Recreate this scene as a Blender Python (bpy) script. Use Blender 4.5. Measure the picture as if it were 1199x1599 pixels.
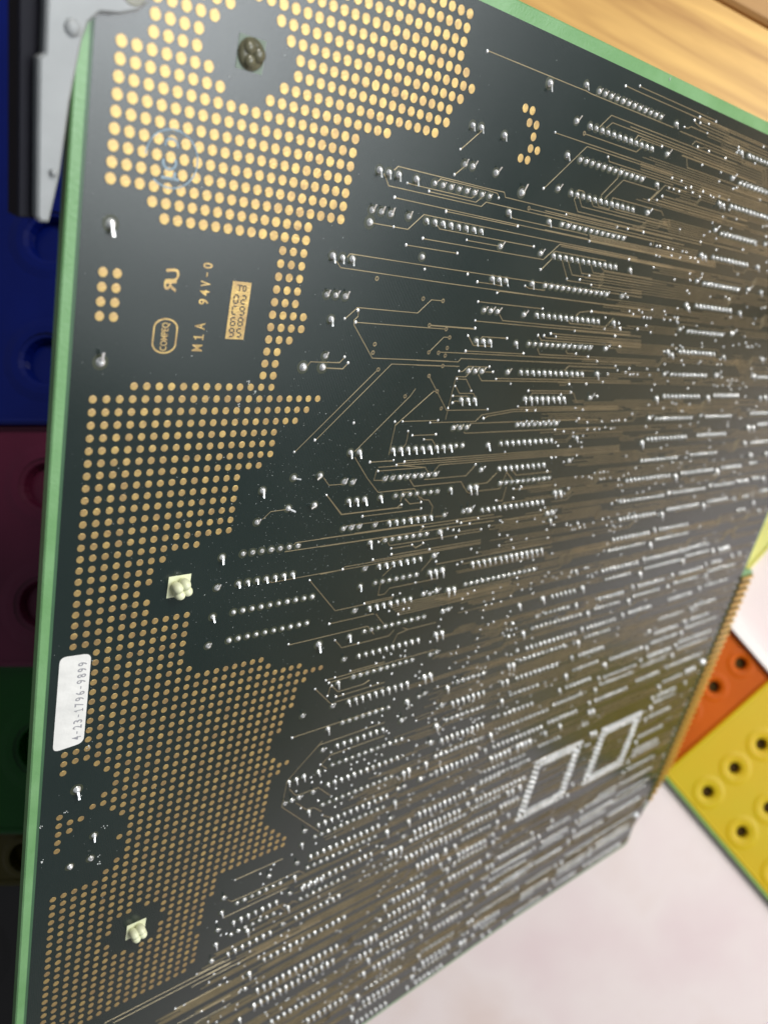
import bpy, math, random
from mathutils import Matrix, Vector

# ------------------------------------------------------------------ clear
for o in list(bpy.data.objects):
    bpy.data.objects.remove(o, do_unlink=True)
scene = bpy.context.scene
COL = scene.collection
G = 0.00254                    # one grid step of the board, 0.1 inch, in metres

# ------------------------------------------------------------------ camera
cam_d = bpy.data.cameras.new('camera')
cam = bpy.data.objects.new('camera', cam_d)
COL.objects.link(cam)
TAU = math.radians(5.0)
cam.matrix_world = Matrix(((1, 0, 0, 0), (0, math.cos(TAU), -math.sin(TAU), 0),
                           (0, math.sin(TAU), math.cos(TAU), 0.46835), (0, 0, 0, 1)))
cam_d.sensor_fit = 'VERTICAL'
cam_d.sensor_height = 24.0
cam_d.sensor_width = 24.0 * 767 / 1024
cam_d.lens = 24.0 * 1276.4 / 1599.0
cam_d.clip_start = 0.01
cam_d.clip_end = 30.0
cam_d.dof.use_dof = True
cam_d.dof.focus_distance = 73.5 * G
cam_d.dof.aperture_fstop = 9.0
scene.camera = cam
scene.render.resolution_x, scene.render.resolution_y = 767, 1024

# ------------------------------------------------------------------ light
world = bpy.data.worlds.new('World')
scene.world = world
world.use_nodes = True
bg = world.node_tree.nodes['Background']
bg.inputs[0].default_value = (0.86, 0.92, 1.0, 1)
bg.inputs[1].default_value = 0.21


def area(name, loc, target, sx, sy, power, col):
    d = bpy.data.lights.new(name, 'AREA')
    d.shape = 'RECTANGLE'
    d.size, d.size_y = sx, sy
    d.energy = power
    d.color = col
    o = bpy.data.objects.new(name, d)
    o.location = loc
    o.rotation_euler = (Vector(target) - Vector(loc)).to_track_quat('-Z', 'Y').to_euler()
    COL.objects.link(o)
    return o


# a window to the right: bright middle, dimmer surround
area('window_light', (1.05, -0.12, 0.88), (0.0, 0.0, 0.25), 0.46, 0.5, 3.5, (0.93, 0.97, 1.0))
area('window_light_wide', (1.06, -0.13, 0.88), (0.0, 0.0, 0.25), 0.85, 0.85, 6.0, (0.93, 0.97, 1.0))
area('window_light_surround', (1.07, -0.14, 0.88), (0.0, 0.0, 0.25), 1.35, 1.2, 7.0, (0.95, 0.98, 1.0))
area('ceiling_light', (0.62, 0.48, 1.05), (0.14, 0.05, 0.05), 0.28, 0.22, 8.0, (1.0, 0.95, 0.87))
scene.view_settings.view_transform = 'Standard'
scene.view_settings.look = 'None'
scene.view_settings.exposure = 0.0
scene.view_settings.gamma = 1.0
scene.view_settings.use_curve_mapping = False
scene.cycles.max_bounces = 6
scene.cycles.use_denoising = True

# ------------------------------------------------------------------ board layout, in grid steps (u across, v down)
ROWS = (
    '46.53 -7.49 12 u0;46.59 -4.44 12 d0;77.43 -7.32 12 d0;77.56 -4.19 12 u0;28.20 3.76 8 u0;28.20 6.82 8 d0;46.50 -1.37 12 u0;46.50 1.73 12 d0;46.41 4.76 '
    '12 u0;46.49 7.82 12 d0;77.37 -1.50 14 d0;77.33 1.79 10 u0;77.29 4.62 10 d0;77.32 7.90 10 u0;38.30 10.89 3 d1;38.25 13.95 3 u1;38.25 17.00 3 d1;38.22 2'
    '0.09 3 u1;46.44 10.85 12 u0;46.39 13.88 12 d0;46.42 16.96 12 u0;46.40 20.05 12 d0;77.30 10.68 10 d0;77.43 14.04 10 u0;77.15 16.68 10 d0;77.10 19.80 10'
    ' u0;77.10 22.76 10 d0;90.74 22.63 8 d0;102.28 19.77 8 u0;30.34 28.26 9 d1;38.21 23.14 3 d1;38.13 26.17 3 u1;30.11 31.32 8 u1;48.35 23.05 8 d1;48.29 26'
    '.08 8 u1;46.33 28.19 10 d0;47.29 31.28 9 d0;48.20 33.17 10 u0;77.15 25.96 10 u0;90.72 25.87 8 u0;76.66 28.80 11 d0;90.20 28.71 9 d0;77.14 32.02 10 u0;'
    '90.56 31.80 8 u0;75.02 34.78 12 d0;89.59 34.66 10 d0;101.83 34.58 7 d0;76.27 38.03 11 u0;89.36 37.85 10 u0;101.81 37.64 7 u0;89.28 40.57 10 d0;101.53 '
    '40.37 7 d0;108.75 27.46 8 d0;104.54 25.61 7 u0;108.62 30.61 11 u0;111.41 34.33 3 u0;109.59 37.45 4 d0;114.78 37.25 3 d0;119.96 40.07 6 u0;114.01 43.16'
    ' 3 d0;14.88 37.57 7 u0;26.04 33.38 3 d1;32.11 33.35 7 u0;26.07 36.37 3 u1;32.10 36.37 7 d0;32.09 38.42 7 u0;32.09 41.44 7 d0;46.28 36.33 12 d0;47.24 4'
    '3.43 14 d1;76.73 40.85 10 d0;76.92 44.08 10 d0;76.73 45.85 10 u0;76.85 49.07 10 d0;78.72 50.85 7 u0;89.23 43.90 9 d0;89.32 45.64 10 u0;88.84 48.88 13 '
    'd0;89.25 50.67 11 u0;89.22 53.72 8 d0;14.90 40.64 7 d0;14.87 43.68 10 00;14.87 46.76 10 00;32.10 43.50 7 u0;32.10 46.55 7 d0;32.16 49.57 10 u0;32.17 5'
    '2.72 10 d0;32.09 55.54 10 u0;46.99 46.23 14 u0;66.09 51.35 6 d0;65.90 54.06 6 u0;63.84 56.06 12 u0;64.02 59.27 12 d0;63.37 61.13 11 u0;78.73 54.10 7 d'
    '0;78.54 55.83 7 u0;78.19 59.02 8 d0;78.57 60.82 7 u0;78.69 64.05 7 d0;78.49 66.73 7 u0;88.69 67.29 10 d0;88.86 70.84 10 u0;63.96 64.26 10 d0;101.09 48'
    '.66 7 d0;101.25 50.24 8 u0;88.79 55.54 8 u0;89.21 58.59 7 d0;101.37 53.51 8 d0;100.93 55.24 8 u0;101.12 58.45 8 d0;100.80 62.16 8 u0;112.00 61.74 8 d0'
    ';112.94 57.83 9 u0;112.06 54.77 10 u0;100.77 65.01 8 d0;100.87 67.05 9 u0;101.63 69.89 8 d1;100.75 71.74 8 u0;112.50 64.67 7 d0;112.08 66.40 12 u0;111'
    '.75 69.34 12 d0;112.29 70.99 11 u0;111.89 74.45 12 d0;112.83 50.56 4 d2;111.94 53.02 4 d0;119.57 77.74 4 d2;32.27 58.91 10 d1;32.06 61.83 8 u0;32.05 6'
    '5.06 8 d0;32.01 67.91 12 u0;32.03 70.82 12 d0;50.92 61.37 6 u1;51.07 64.71 7 d1;50.87 67.42 8 u1;51.04 70.76 9 d1;50.82 73.45 10 u1;51.91 76.47 9 d1;6'
    '3.75 67.11 7 u0;63.87 70.45 7 d0;63.71 73.13 12 u0;63.72 76.30 12 d0;63.93 78.50 5 d2;69.84 78.39 4 d2;60.79 64.18 2 d1;61.30 70.27 2 u0;78.14 69.83 7'
    ' d0;76.31 72.65 8 u0;76.51 76.02 8 d0;87.69 80.10 2 d0;76.18 80.55 6 u0;69.46 80.98 4 u0;63.39 80.79 5 u0;63.29 82.61 12 u0;88.69 72.28 10 u0;88.76 75'
    '.45 10 d0;100.76 74.78 8 d0;111.75 78.09 7 u0;111.54 81.07 7 d0;111.33 82.56 8 u0;111.42 85.95 8 d0;110.55 90.32 9 d0;110.80 93.75 9 d0;111.10 95.07 1'
    '0 u0;111.51 98.52 10 u0;110.79 101.90 12 d0;111.52 105.12 12 u0;103.90 101.84 6 u0;91.20 85.73 2 u0;31.93 73.92 12 u0;31.99 77.08 12 d0;31.91 78.97 12'
    ' u0;31.92 82.14 12 d0;31.85 84.01 12 u0;31.95 87.05 12 d0;50.93 86.77 10 d1;50.74 88.42 12 u1;50.70 91.54 12 d1;50.85 83.49 10 d1;53.92 94.72 5 d2;46.'
    '95 88.94 3 d2;46.73 91.67 3 u1;63.63 86.33 12 d1;63.30 88.02 7 u0;63.43 83.10 5 u0;63.58 91.24 7 d1;63.38 94.04 7 u0;63.45 97.11 7 d1;63.20 98.79 8 u0'
    ';63.05 101.93 8 d1;70.90 90.64 5 d1;88.72 103.42 7 d0;88.51 106.41 8 d1;88.62 107.84 7 u0;88.76 111.40 8 d1;75.65 103.69 10 d1;75.15 106.89 11 d0;99.9'
    '6 103.01 10 d0;99.68 105.74 11 d1;100.03 107.41 9 d0;99.87 110.40 10 d1;99.41 114.96 9 d0;108.24 114.68 15 u0;108.62 118.74 15 d0;98.88 118.36 9 d1;11'
    '0.90 106.65 12 u0;111.00 109.89 12 d1;110.79 117.22 12 d1;110.56 122.38 12 d1;21.86 84.51 7 u0;21.88 87.63 7 d0;21.85 89.62 7 u0;21.92 92.89 7 d0;31.6'
    '8 87.38 4 d0;31.87 89.33 8 u0;31.76 92.51 8 d0;27.93 97.66 14 d0;27.86 103.25 14 d1;27.92 106.18 14 d1;50.55 99.72 7 d1;50.63 102.92 8 d1;50.60 105.63'
    ' 7 u0;50.73 108.92 7 d1;50.47 110.54 7 u0;46.90 106.10 3 d2;46.56 108.94 3 d1;50.61 113.77 7 d1;50.24 118.24 8 u0;53.52 97.30 3 u0;75.33 108.80 10 u0;'
    '75.73 112.08 11 d1;75.42 116.40 10 u0;75.34 119.64 7 d1;77.93 121.48 4 u0;87.80 123.43 8 d0;63.17 109.77 7 u0;63.32 113.00 7 d1;63.04 117.64 7 u0;63.1'
    '1 120.77 7 d1;62.88 122.42 7 u0;62.85 125.27 7 d1;58.28 108.02 3 d1;72.85 107.24 2 u0;70.77 112.41 2 u1;72.81 117.33 2 d1;72.65 122.21 2 d2;72.58 120.'
    '09 2 u0;72.30 124.69 2 u0;88.14 115.98 8 u0;88.00 118.94 8 d1;79.24 111.27 9 d1;99.24 119.82 9 u0;99.79 122.59 7 d0;88.15 120.21 4 u0;31.78 112.15 10 '
    'd0;38.89 117.11 8 d1;50.50 121.45 8 d1;50.17 122.98 7 u0;50.28 125.93 7 d1'
)
PINS = (
    '0.35 20.25 u2;0.28 10.80 d2;1.39 59.34 d2;3.43 65.65 d1;3.32 68.47 u1;1.37 68.54 01;39.38 -6.57 d2;31.09 -1.41 d1;32.16 -1.45 d1;35.22 -1.42 d1;44.42 '
    '-7.58 d1;44.42 -4.45 u1;44.42 -1.41 d1;60.67 -4.45 u1;60.62 -7.44 d1;75.50 -7.29 d1;75.49 -4.43 u1;60.53 -1.32 d1;74.44 -1.42 d1;75.44 -1.32 d1;21.95 '
    '3.75 d1;22.97 3.78 d1;24.02 3.75 d1;26.05 3.77 d1;21.98 6.84 u1;23.00 6.82 u1;24.04 6.84 u1;26.07 6.78 u1;21.99 7.80 02;28.61 9.88 01;31.20 1.70 u1;32'
    '.22 1.70 u1;35.30 1.71 u1;39.35 2.78 u2;38.28 4.71 d1;44.39 1.65 u1;44.38 4.77 d1;38.30 7.84 u1;44.38 7.81 u1;60.42 1.65 u1;60.47 7.85 d1;75.63 1.56 u'
    '1;89.30 1.66 u1;74.38 4.68 d1;75.33 4.83 d1;89.57 4.62 d1;75.47 7.74 u1;89.20 7.64 u1;93.08 7.68 d1;18.86 10.85 d1;19.87 10.89 d1;20.91 10.88 d1;18.96'
    ' 13.99 u1;19.90 13.96 u1;20.93 13.97 u1;19.87 15.98 d1;19.97 19.16 u1;19.90 20.15 02;44.35 10.84 d1;44.37 13.98 u1;44.33 17.00 d1;44.26 20.10 u1;60.53'
    ' 10.82 u1;60.47 13.86 d1;60.51 16.95 u1;60.37 19.99 d1;74.90 10.76 d1;75.53 11.12 d1;89.22 10.82 d1;75.33 13.85 u1;89.22 13.70 u2;74.29 16.80 d1;75.52'
    ' 17.17 d1;89.32 17.02 d1;75.31 19.76 u1;89.15 19.71 u2;75.43 23.05 d2;89.02 22.92 d2;101.18 16.97 d1;100.73 19.60 d1;105.53 23.03 d1;107.31 22.95 d1;1'
    '7.86 20.19 02;25.00 28.28 d1;26.06 28.28 d1;39.20 28.21 00;40.18 28.21 00;44.28 28.34 d1;44.24 31.24 u1;60.49 22.95 u1;60.28 28.05 d1;60.26 31.06 u1;7'
    '5.32 25.79 u2;88.89 25.70 u1;75.60 29.32 d2;105.52 27.92 d2;107.21 27.97 d2;106.35 30.55 d1;110.21 32.81 d2;115.89 32.84 d2;88.04 35.07 d2;100.49 34.9'
    '5 d2;87.81 37.76 u2;100.12 37.50 u2;100.33 40.90 d2;110.51 40.60 d1;114.93 40.60 u2;118.91 37.63 d2;118.79 42.16 d1;122.42 44.06 d1;15.86 31.45 d1;18.'
    '98 30.43 r1;21.94 30.42 l1;18.97 33.47 r1;15.82 34.52 u1;21.94 33.43 l1;12.75 37.63 d1;24.99 31.27 u1;26.03 31.40 u1;30.10 33.34 d1;30.15 36.44 u1;40.'
    '16 36.35 u1;30.08 38.43 d1;40.18 38.44 d2;40.22 41.38 u2;30.12 41.48 u1;43.17 33.34 d2;44.17 33.35 d2;43.15 36.20 u1;44.14 36.17 u2;40.10 33.28 d1;40.'
    '23 43.55 d2;41.17 43.57 d2;42.19 43.52 d2;59.32 35.28 d2;60.43 35.33 d2;59.11 38.12 u2;60.18 38.09 u2;60.17 39.18 d1;75.26 37.93 u2;88.11 41.22 d2;87.'
    '93 46.32 d2;88.06 51.34 d2;87.56 43.75 d1;87.58 48.75 d1;87.26 53.56 d1;69.97 48.08 d1;12.70 40.70 u1;12.71 43.74 d1;12.69 46.86 u1;30.07 43.57 d1;30.'
    '02 46.54 u1;30.12 49.76 d1;26.03 49.82 d2;30.07 52.69 u1;40.08 46.29 u1;41.13 46.48 u1;42.18 46.25 u2;44.20 46.53 d2;45.16 46.56 d2;44.24 49.45 u1;45.'
    '11 49.33 u1;44.11 52.63 d2;45.15 52.63 d2;44.05 55.51 u1;45.14 55.39 u1;59.17 51.46 d2;62.01 56.38 d2;58.94 54.21 01;58.92 56.20 01;61.94 59.21 01;60.'
    '99 61.41 d2;62.06 61.60 d2;64.03 51.32 d2;73.00 51.23 d2;64.02 54.17 u1;76.78 56.15 d2;76.95 61.31 d2;76.60 63.89 d1;87.49 68.03 d2;72.84 54.02 d1;76.'
    '69 58.90 d1;87.51 56.08 d2;87.26 58.55 d1;98.41 64.16 02;99.68 67.66 d2;110.39 50.54 d2;119.03 52.71 d1;121.64 52.65 d1;100.65 50.96 d2;111.53 55.54 d'
    '2;110.93 57.90 d1;98.84 53.36 d1;98.92 55.59 02;111.06 62.17 d2;110.54 64.72 d2;110.85 67.13 d2;110.80 71.91 d2;110.54 74.40 d1;110.45 69.65 d1;125.63'
    ' 77.18 03;99.23 70.05 d1;109.75 53.04 d1;29.98 55.74 d1;29.96 58.83 u1;25.89 58.94 u1;30.01 62.01 d1;29.97 65.02 u1;44.13 58.79 d2;45.15 58.82 d2;44.0'
    '9 61.73 u1;45.04 61.52 u1;42.14 61.87 d2;42.07 64.67 u2;49.18 61.80 d2;49.08 67.77 d2;49.05 64.52 u2;48.94 70.51 u2;49.17 74.06 d2;62.02 67.61 d2;61.9'
    '2 73.56 d2;61.77 76.19 d1;76.78 67.32 d2;76.38 69.87 d1;80.28 77.92 d2;76.49 78.03 d2;87.08 70.49 d1;87.33 72.87 d1;86.94 75.31 d1;88.11 77.61 d2;89.2'
    '4 77.74 d2;91.63 83.31 d2;92.82 83.47 d2;110.49 78.73 d2;110.62 83.59 d2;110.16 91.39 d2;110.10 96.11 d1;109.86 98.62 d1;91.56 94.28 d1;110.21 86.16 d'
    '1;121.29 80.75 d1;109.68 81.01 d1;25.89 68.07 d1;26.92 68.09 d1;27.95 68.03 d1;25.94 71.24 u1;26.91 71.17 u1;27.92 71.15 u1;30.03 68.20 d1;29.91 71.17'
    ' u1;29.92 74.09 d1;29.95 77.17 u1;30.00 79.31 d1;29.90 82.28 u1;45.04 84.15 d2;44.95 81.76 u1;45.03 79.03 d2;44.89 86.75 u1;45.12 74.12 d2;46.02 73.97'
    ' d2;44.92 76.72 u1;45.96 76.69 u1;48.97 83.97 d2;48.78 86.73 u1;48.97 76.60 u2;50.92 76.71 u1;61.78 94.58 d2;59.63 94.41 d2;61.62 99.32 d2;61.75 83.59'
    ' d2;61.64 86.19 d1;71.31 94.01 d1;71.27 96.58 d1;72.08 98.67 d1;71.83 101.44 d1;72.87 104.55 d2;74.13 104.71 d2;71.52 88.06 d2;72.67 88.20 d2;74.53 88'
    '.19 d2;73.92 93.70 d1;73.95 96.44 d1;83.50 101.96 d1;86.32 104.00 d1;88.99 101.48 d1;91.11 96.55 d1;98.55 103.37 d1;98.67 108.38 d1;98.00 110.46 d1;98'
    '.24 105.83 d1;108.55 117.38 d1;109.42 119.79 02;124.21 115.56 03;127.47 112.97 02;96.58 115.96 d2;98.47 116.09 d2;108.72 122.05 d1;19.81 82.60 u1;25.8'
    '6 82.33 u1;19.88 84.91 d1;19.77 87.67 u1;19.89 90.11 d1;19.71 92.76 u1;29.99 84.59 d1;29.84 87.29 u1;30.03 89.76 d1;24.25 90.43 d1;29.80 92.56 u1;25.9'
    '3 98.95 d2;48.71 111.03 d2;48.79 102.86 u1;48.98 100.18 d2;61.36 118.12 d2;61.35 102.08 d1;63.40 104.99 d1;69.17 104.77 d1;68.95 107.74 d1;71.15 109.8'
    '9 d2;72.09 109.79 d2;63.74 108.21 02;58.72 105.86 d2;59.63 105.46 d2;60.50 105.25 d1;60.52 110.49 d2;60.26 113.07 d1;61.12 120.95 d1;73.95 109.56 d1;7'
    '9.04 124.26 d1;80.86 124.15 d1;84.80 124.02 d1;75.72 122.13 d1;59.53 97.26 d1;61.28 96.93 d1;85.20 115.81 d1;97.80 122.95 d1;98.05 120.56 d1;86.04 106'
    '.48 d1;25.93 107.50 d1;25.79 101.68 u1;48.54 113.76 d2;48.56 118.82 d2;48.41 121.58 d1;48.57 123.53 d2;61.29 123.06 d2;60.88 125.33 d1'
)
VIAS = (
    '30.81 -7.04;30.26 0.66;41.80 -2.94;50.25 -8.79;52.48 -9.29;59.29 -4.95;68.00 -9.16;80.10 -8.77;64.54 -8.93;63.80 -8.44;65.03 -8.42;66.74 -8.67;62.26 -'
    '7.47;63.02 -2.39;65.00 -2.38;63.01 -1.36;64.00 -1.37;65.24 -1.33;66.28 -1.87;67.32 -2.09;68.00 -1.62;70.09 -2.06;71.98 -1.88;72.71 -1.83;73.97 -2.12;7'
    '6.49 -3.38;77.20 -3.62;62.24 -0.34;61.45 0.17;59.92 0.40;66.06 -6.16;68.57 -6.18;72.51 -6.11;68.08 -4.64;72.55 -4.60;25.12 4.24;27.71 4.48;24.08 5.52;'
    '30.22 5.78;36.42 3.72;24.61 7.83;33.58 7.82;28.19 8.33;26.43 9.11;32.80 9.10;29.21 10.90;34.79 10.81;39.98 5.77;43.07 7.31;30.24 2.71;42.25 1.96;45.06'
    ' 9.35;50.69 -2.38;51.64 5.77;59.68 6.78;57.70 3.74;60.84 3.71;46.67 3.76;55.72 3.80;74.40 0.87;74.50 1.91;73.47 2.48;73.24 3.26;79.19 0.93;76.36 -0.08'
    ';79.71 -0.29;87.00 -0.30;87.90 -0.53;88.85 0.71;62.92 4.75;64.19 4.79;64.91 4.73;66.71 4.74;67.73 4.77;69.98 4.76;70.89 4.76;64.75 5.80;65.49 5.84;67.'
    '94 5.48;69.91 5.51;72.19 5.27;73.23 5.22;74.23 5.53;77.47 3.72;91.52 3.75;73.29 7.07;76.14 6.83;73.83 7.79;70.29 8.05;84.88 6.00;73.93 9.09;74.64 9.36'
    ';79.97 9.34;83.92 9.07;84.98 9.30;67.85 2.46;21.28 15.84;22.56 15.05;22.56 16.08;22.07 19.18;22.59 19.69;36.34 11.38;39.48 12.17;37.12 13.21;47.08 13.'
    '19;37.37 15.02;37.64 15.79;36.88 16.56;42.73 16.55;37.10 18.10;46.01 18.03;36.85 20.16;41.19 19.62;41.93 20.14;36.82 20.95;42.71 20.89;43.33 11.14;49.'
    '67 9.86;54.17 10.10;55.69 12.92;58.60 13.40;53.66 15.23;59.12 14.70;47.54 16.00;48.57 15.99;49.62 15.72;50.63 16.00;61.67 15.41;55.14 17.75;57.59 18.0'
    '1;59.63 18.52;63.69 18.97;64.39 19.49;62.62 19.99;62.94 12.37;63.91 12.68;64.84 12.11;61.63 13.89;62.15 14.43;66.30 19.72;66.85 19.24;67.39 19.97;68.0'
    '9 19.94;69.06 19.95;62.09 21.00;61.69 10.84;67.61 11.90;65.65 12.35;66.32 12.89;67.08 12.90;67.85 12.88;70.95 12.90;72.34 12.87;73.95 12.90;74.36 13.0'
    '5;73.14 11.35;70.39 11.88;82.80 12.60;87.15 11.57;85.42 14.88;82.01 15.40;82.47 15.84;88.22 15.61;74.88 15.94;76.77 15.93;83.45 17.86;88.33 18.16;78.4'
    '8 17.90;79.34 18.46;74.60 18.44;70.85 19.18;73.46 19.21;71.89 19.97;76.73 20.69;73.85 21.18;73.54 21.94;83.68 20.90;82.62 21.67;74.05 23.97;79.89 23.7'
    '1;80.83 23.87;84.60 23.97;78.04 24.45;98.33 23.82;90.80 15.33;92.38 15.11;94.25 14.80;94.99 15.31;95.69 15.36;96.63 15.27;97.50 14.89;98.68 15.08;89.5'
    '3 21.16;90.58 21.30;92.03 21.13;94.06 21.28;95.08 21.75;97.61 21.58;99.45 21.32;93.08 20.41;94.30 20.31;95.66 20.37;90.70 9.94;95.12 9.78;96.01 9.64;1'
    '00.47 22.82;18.50 27.92;20.54 26.88;24.65 25.33;29.74 25.33;30.76 25.33;31.77 26.35;27.68 29.41;30.71 29.38;32.26 29.64;31.26 29.92;28.98 30.44;42.65 '
    '24.21;36.59 24.03;36.86 22.73;37.06 23.46;36.85 21.70;39.38 22.19;34.55 25.55;35.59 25.29;42.40 25.24;32.51 26.82;35.79 26.82;34.25 27.32;43.09 30.57;'
    '47.49 29.30;45.26 21.39;48.56 22.14;55.61 21.32;58.91 21.28;54.64 22.60;56.39 22.30;47.52 23.93;49.26 24.43;50.77 24.45;59.55 25.58;61.57 26.13;64.58 '
    '26.06;66.85 26.04;67.54 25.98;68.26 26.00;69.74 26.03;57.30 27.15;59.31 27.38;62.03 27.04;63.54 27.09;64.54 27.07;65.77 26.87;67.04 27.04;67.75 27.02;'
    '61.56 27.87;57.06 28.97;59.54 29.18;61.60 28.71;62.04 29.36;56.51 30.49;57.27 30.46;61.49 30.40;59.21 31.20;56.45 32.22;62.70 33.43;64.23 33.43;65.67 '
    '33.64;66.36 33.84;66.71 33.14;67.92 33.16;68.74 33.13;69.66 33.16;68.55 34.15;69.27 34.12;70.72 34.07;73.83 33.98;72.99 34.54;61.92 22.80;58.91 34.24;'
    '83.24 24.95;84.12 27.16;86.74 26.91;88.87 26.71;75.23 27.01;78.50 28.02;92.98 27.89;94.38 29.61;95.26 30.85;82.35 29.96;81.01 30.30;88.87 31.40;89.07 '
    '32.16;90.87 32.76;88.29 33.04;88.12 33.70;83.27 33.24;82.30 33.50;95.81 33.91;98.27 33.17;101.15 33.15;98.00 26.92;98.46 27.53;101.45 26.27;107.22 32.'
    '93;106.73 35.59;108.98 36.12;93.74 36.06;96.18 36.77;98.29 36.48;85.37 36.12;83.04 35.86;81.74 36.50;90.83 36.89;23.11 32.50;36.05 34.45;33.26 34.47;3'
    '6.28 35.19;28.23 35.27;37.25 37.44;31.24 38.53;33.26 39.55;36.26 39.51;37.95 39.54;33.51 40.29;31.00 40.56;39.22 40.46;27.13 41.09;40.80 42.24;50.92 3'
    '4.09;51.39 35.34;48.39 35.37;46.03 37.40;42.56 37.42;43.29 37.68;44.79 37.94;50.11 38.16;41.31 38.18;42.30 38.47;43.28 38.65;43.07 39.47;47.06 38.93;5'
    '0.78 40.11;52.35 40.38;53.33 41.08;56.35 41.33;51.31 41.62;54.30 42.36;46.27 41.40;45.28 42.95;58.84 39.28;60.06 40.54;60.84 41.78;44.59 43.20;59.18 4'
    '4.72;56.55 44.56;61.97 34.95;74.89 33.80;74.89 36.34;73.29 38.13;61.34 40.01;64.14 40.28;65.09 40.48;66.48 40.20;66.73 40.47;67.37 41.05;68.16 40.71;6'
    '8.56 41.15;65.80 41.22;66.38 41.21;70.29 40.71;72.32 40.37;73.78 41.43;74.74 41.04;75.49 41.71;76.20 42.04;75.13 42.50;76.36 42.82;71.36 42.78;75.73 4'
    '4.60;74.15 46.16;80.47 47.07;63.54 47.29;63.02 47.78;65.87 48.57;62.73 48.54;68.81 48.81;72.06 47.98;72.84 48.01;74.30 49.37;73.46 49.49;74.78 49.79;7'
    '4.13 50.56;75.39 49.19;75.74 40.00;78.87 37.00;80.37 36.96;22.04 48.87;23.12 41.68;31.22 45.90;35.19 45.58;36.25 45.56;38.30 44.53;35.22 47.63;37.44 4'
    '7.82;38.27 47.85;36.82 48.37;26.89 47.51;28.17 49.81;31.66 50.99;39.47 53.88;38.96 54.45;39.71 54.68;36.18 53.98;37.27 53.78;35.20 54.53;31.43 54.56;4'
    '3.03 56.68;43.49 53.58;47.97 47.73;49.02 47.47;47.22 48.26;47.70 49.73;48.69 50.50;52.77 48.45;54.08 47.91;57.49 48.08;58.77 49.10;60.60 49.26;56.76 4'
    '9.67;61.41 50.12;53.27 49.46;55.02 50.19;53.23 50.16;51.57 49.49;52.14 50.10;51.98 50.85;44.30 50.58;44.26 51.57;52.21 51.99;52.48 53.79;52.36 55.12;5'
    '3.11 56.59;48.96 55.53;48.94 56.48;47.98 56.32;57.43 52.90;57.65 52.14;57.40 53.91;58.20 55.09;59.11 55.29;60.14 55.30;57.48 55.46;60.11 56.30;64.63 5'
    '7.83;61.06 57.79;57.17 58.48;55.72 58.72;56.03 59.13;59.81 59.38;60.87 59.64;52.86 57.19;51.73 57.81;51.21 59.15;48.47 58.60;54.15 60.00;55.03 60.39;5'
    '5.89 60.45;26.87 55.71;25.06 61.64;28.13 54.93;29.34 54.88;28.64 55.42;29.17 55.94;28.83 57.18;30.14 57.67;31.15 57.65;35.17 57.60;36.21 57.53;36.95 6'
    '3.42;38.13 63.83;38.36 62.83;36.14 63.92;34.14 66.29;33.36 66.52;31.35 65.85;31.33 66.85;30.11 67.18;37.21 69.03;36.03 69.02;35.12 69.04;39.11 68.94;4'
    '0.12 69.39;39.14 69.95;38.14 70.00;38.22 56.76;42.99 57.74;42.47 58.20;43.24 58.72;43.71 59.95;39.71 60.81;43.20 62.77;42.47 63.03;41.18 63.81;43.92 6'
    '4.49;40.34 66.08;39.84 65.59;40.13 66.91;44.39 68.58;46.21 70.07;47.19 66.02;47.39 66.76;48.63 66.69;47.47 63.72;48.31 64.81;47.20 61.12;50.00 60.38;5'
    '1.83 58.64;50.75 68.94;50.25 69.56;48.10 70.23;44.11 70.91;46.10 71.57;47.41 72.10;47.64 73.15;45.12 71.79;50.83 72.25;52.10 74.88;53.38 72.51;50.36 6'
    '7.16;53.09 69.53;55.26 72.15;57.96 72.14;55.21 62.56;56.25 63.36;54.10 63.54;53.14 66.37;54.03 68.32;56.14 68.90;57.19 69.41;57.97 69.48;60.12 62.41;6'
    '2.00 63.17;62.94 63.51;60.81 66.16;58.39 64.23;66.06 69.09;63.93 69.39;61.69 68.71;68.99 68.81;73.67 68.22;74.21 67.39;58.94 69.46;56.99 69.80;59.94 7'
    '5.17;63.18 75.24;74.36 78.87;68.68 75.13;29.09 68.69;29.42 69.53;31.08 68.47;27.30 69.99;31.06 72.97;33.07 73.14;32.27 75.69;33.09 70.12;33.52 72.09;3'
    '5.31 69.83;39.77 72.19;40.62 72.52;42.16 75.02;41.14 75.09;36.08 72.61;34.09 75.20;35.06 75.11;39.11 76.06;40.58 76.23;38.32 80.57;35.84 78.23;40.22 7'
    '7.93;32.31 80.27;28.75 80.37;26.25 80.72;25.95 81.37;28.56 73.06;44.50 82.67;41.96 84.91;43.79 86.16;45.48 88.12;43.46 88.50;42.93 89.01;44.29 90.18;4'
    '5.71 90.40;30.87 70.14;47.84 74.32;44.62 74.93;47.49 78.79;48.29 78.84;47.99 79.83;47.97 80.75;51.36 82.57;51.18 81.34;52.11 80.67;53.11 81.86;53.98 8'
    '0.96;54.96 80.68;54.95 78.60;56.95 80.01;58.02 80.04;58.85 81.15;60.49 82.89;59.53 78.96;61.51 80.00;52.26 75.39;47.39 85.54;49.42 90.84;44.18 89.83;5'
    '3.83 85.09;57.57 90.20;54.84 90.28;54.00 90.70;59.38 92.93;61.70 97.39;59.07 85.33;64.59 85.16;20.93 80.39;24.46 81.30;28.77 84.01;25.22 83.32;28.49 8'
    '6.56;19.38 86.12;20.36 88.90;21.13 89.12;29.03 90.35;28.21 91.17;22.42 92.08;23.91 95.89;24.94 96.93;26.92 96.86;27.73 96.52;29.24 95.54;29.98 94.71;3'
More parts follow.
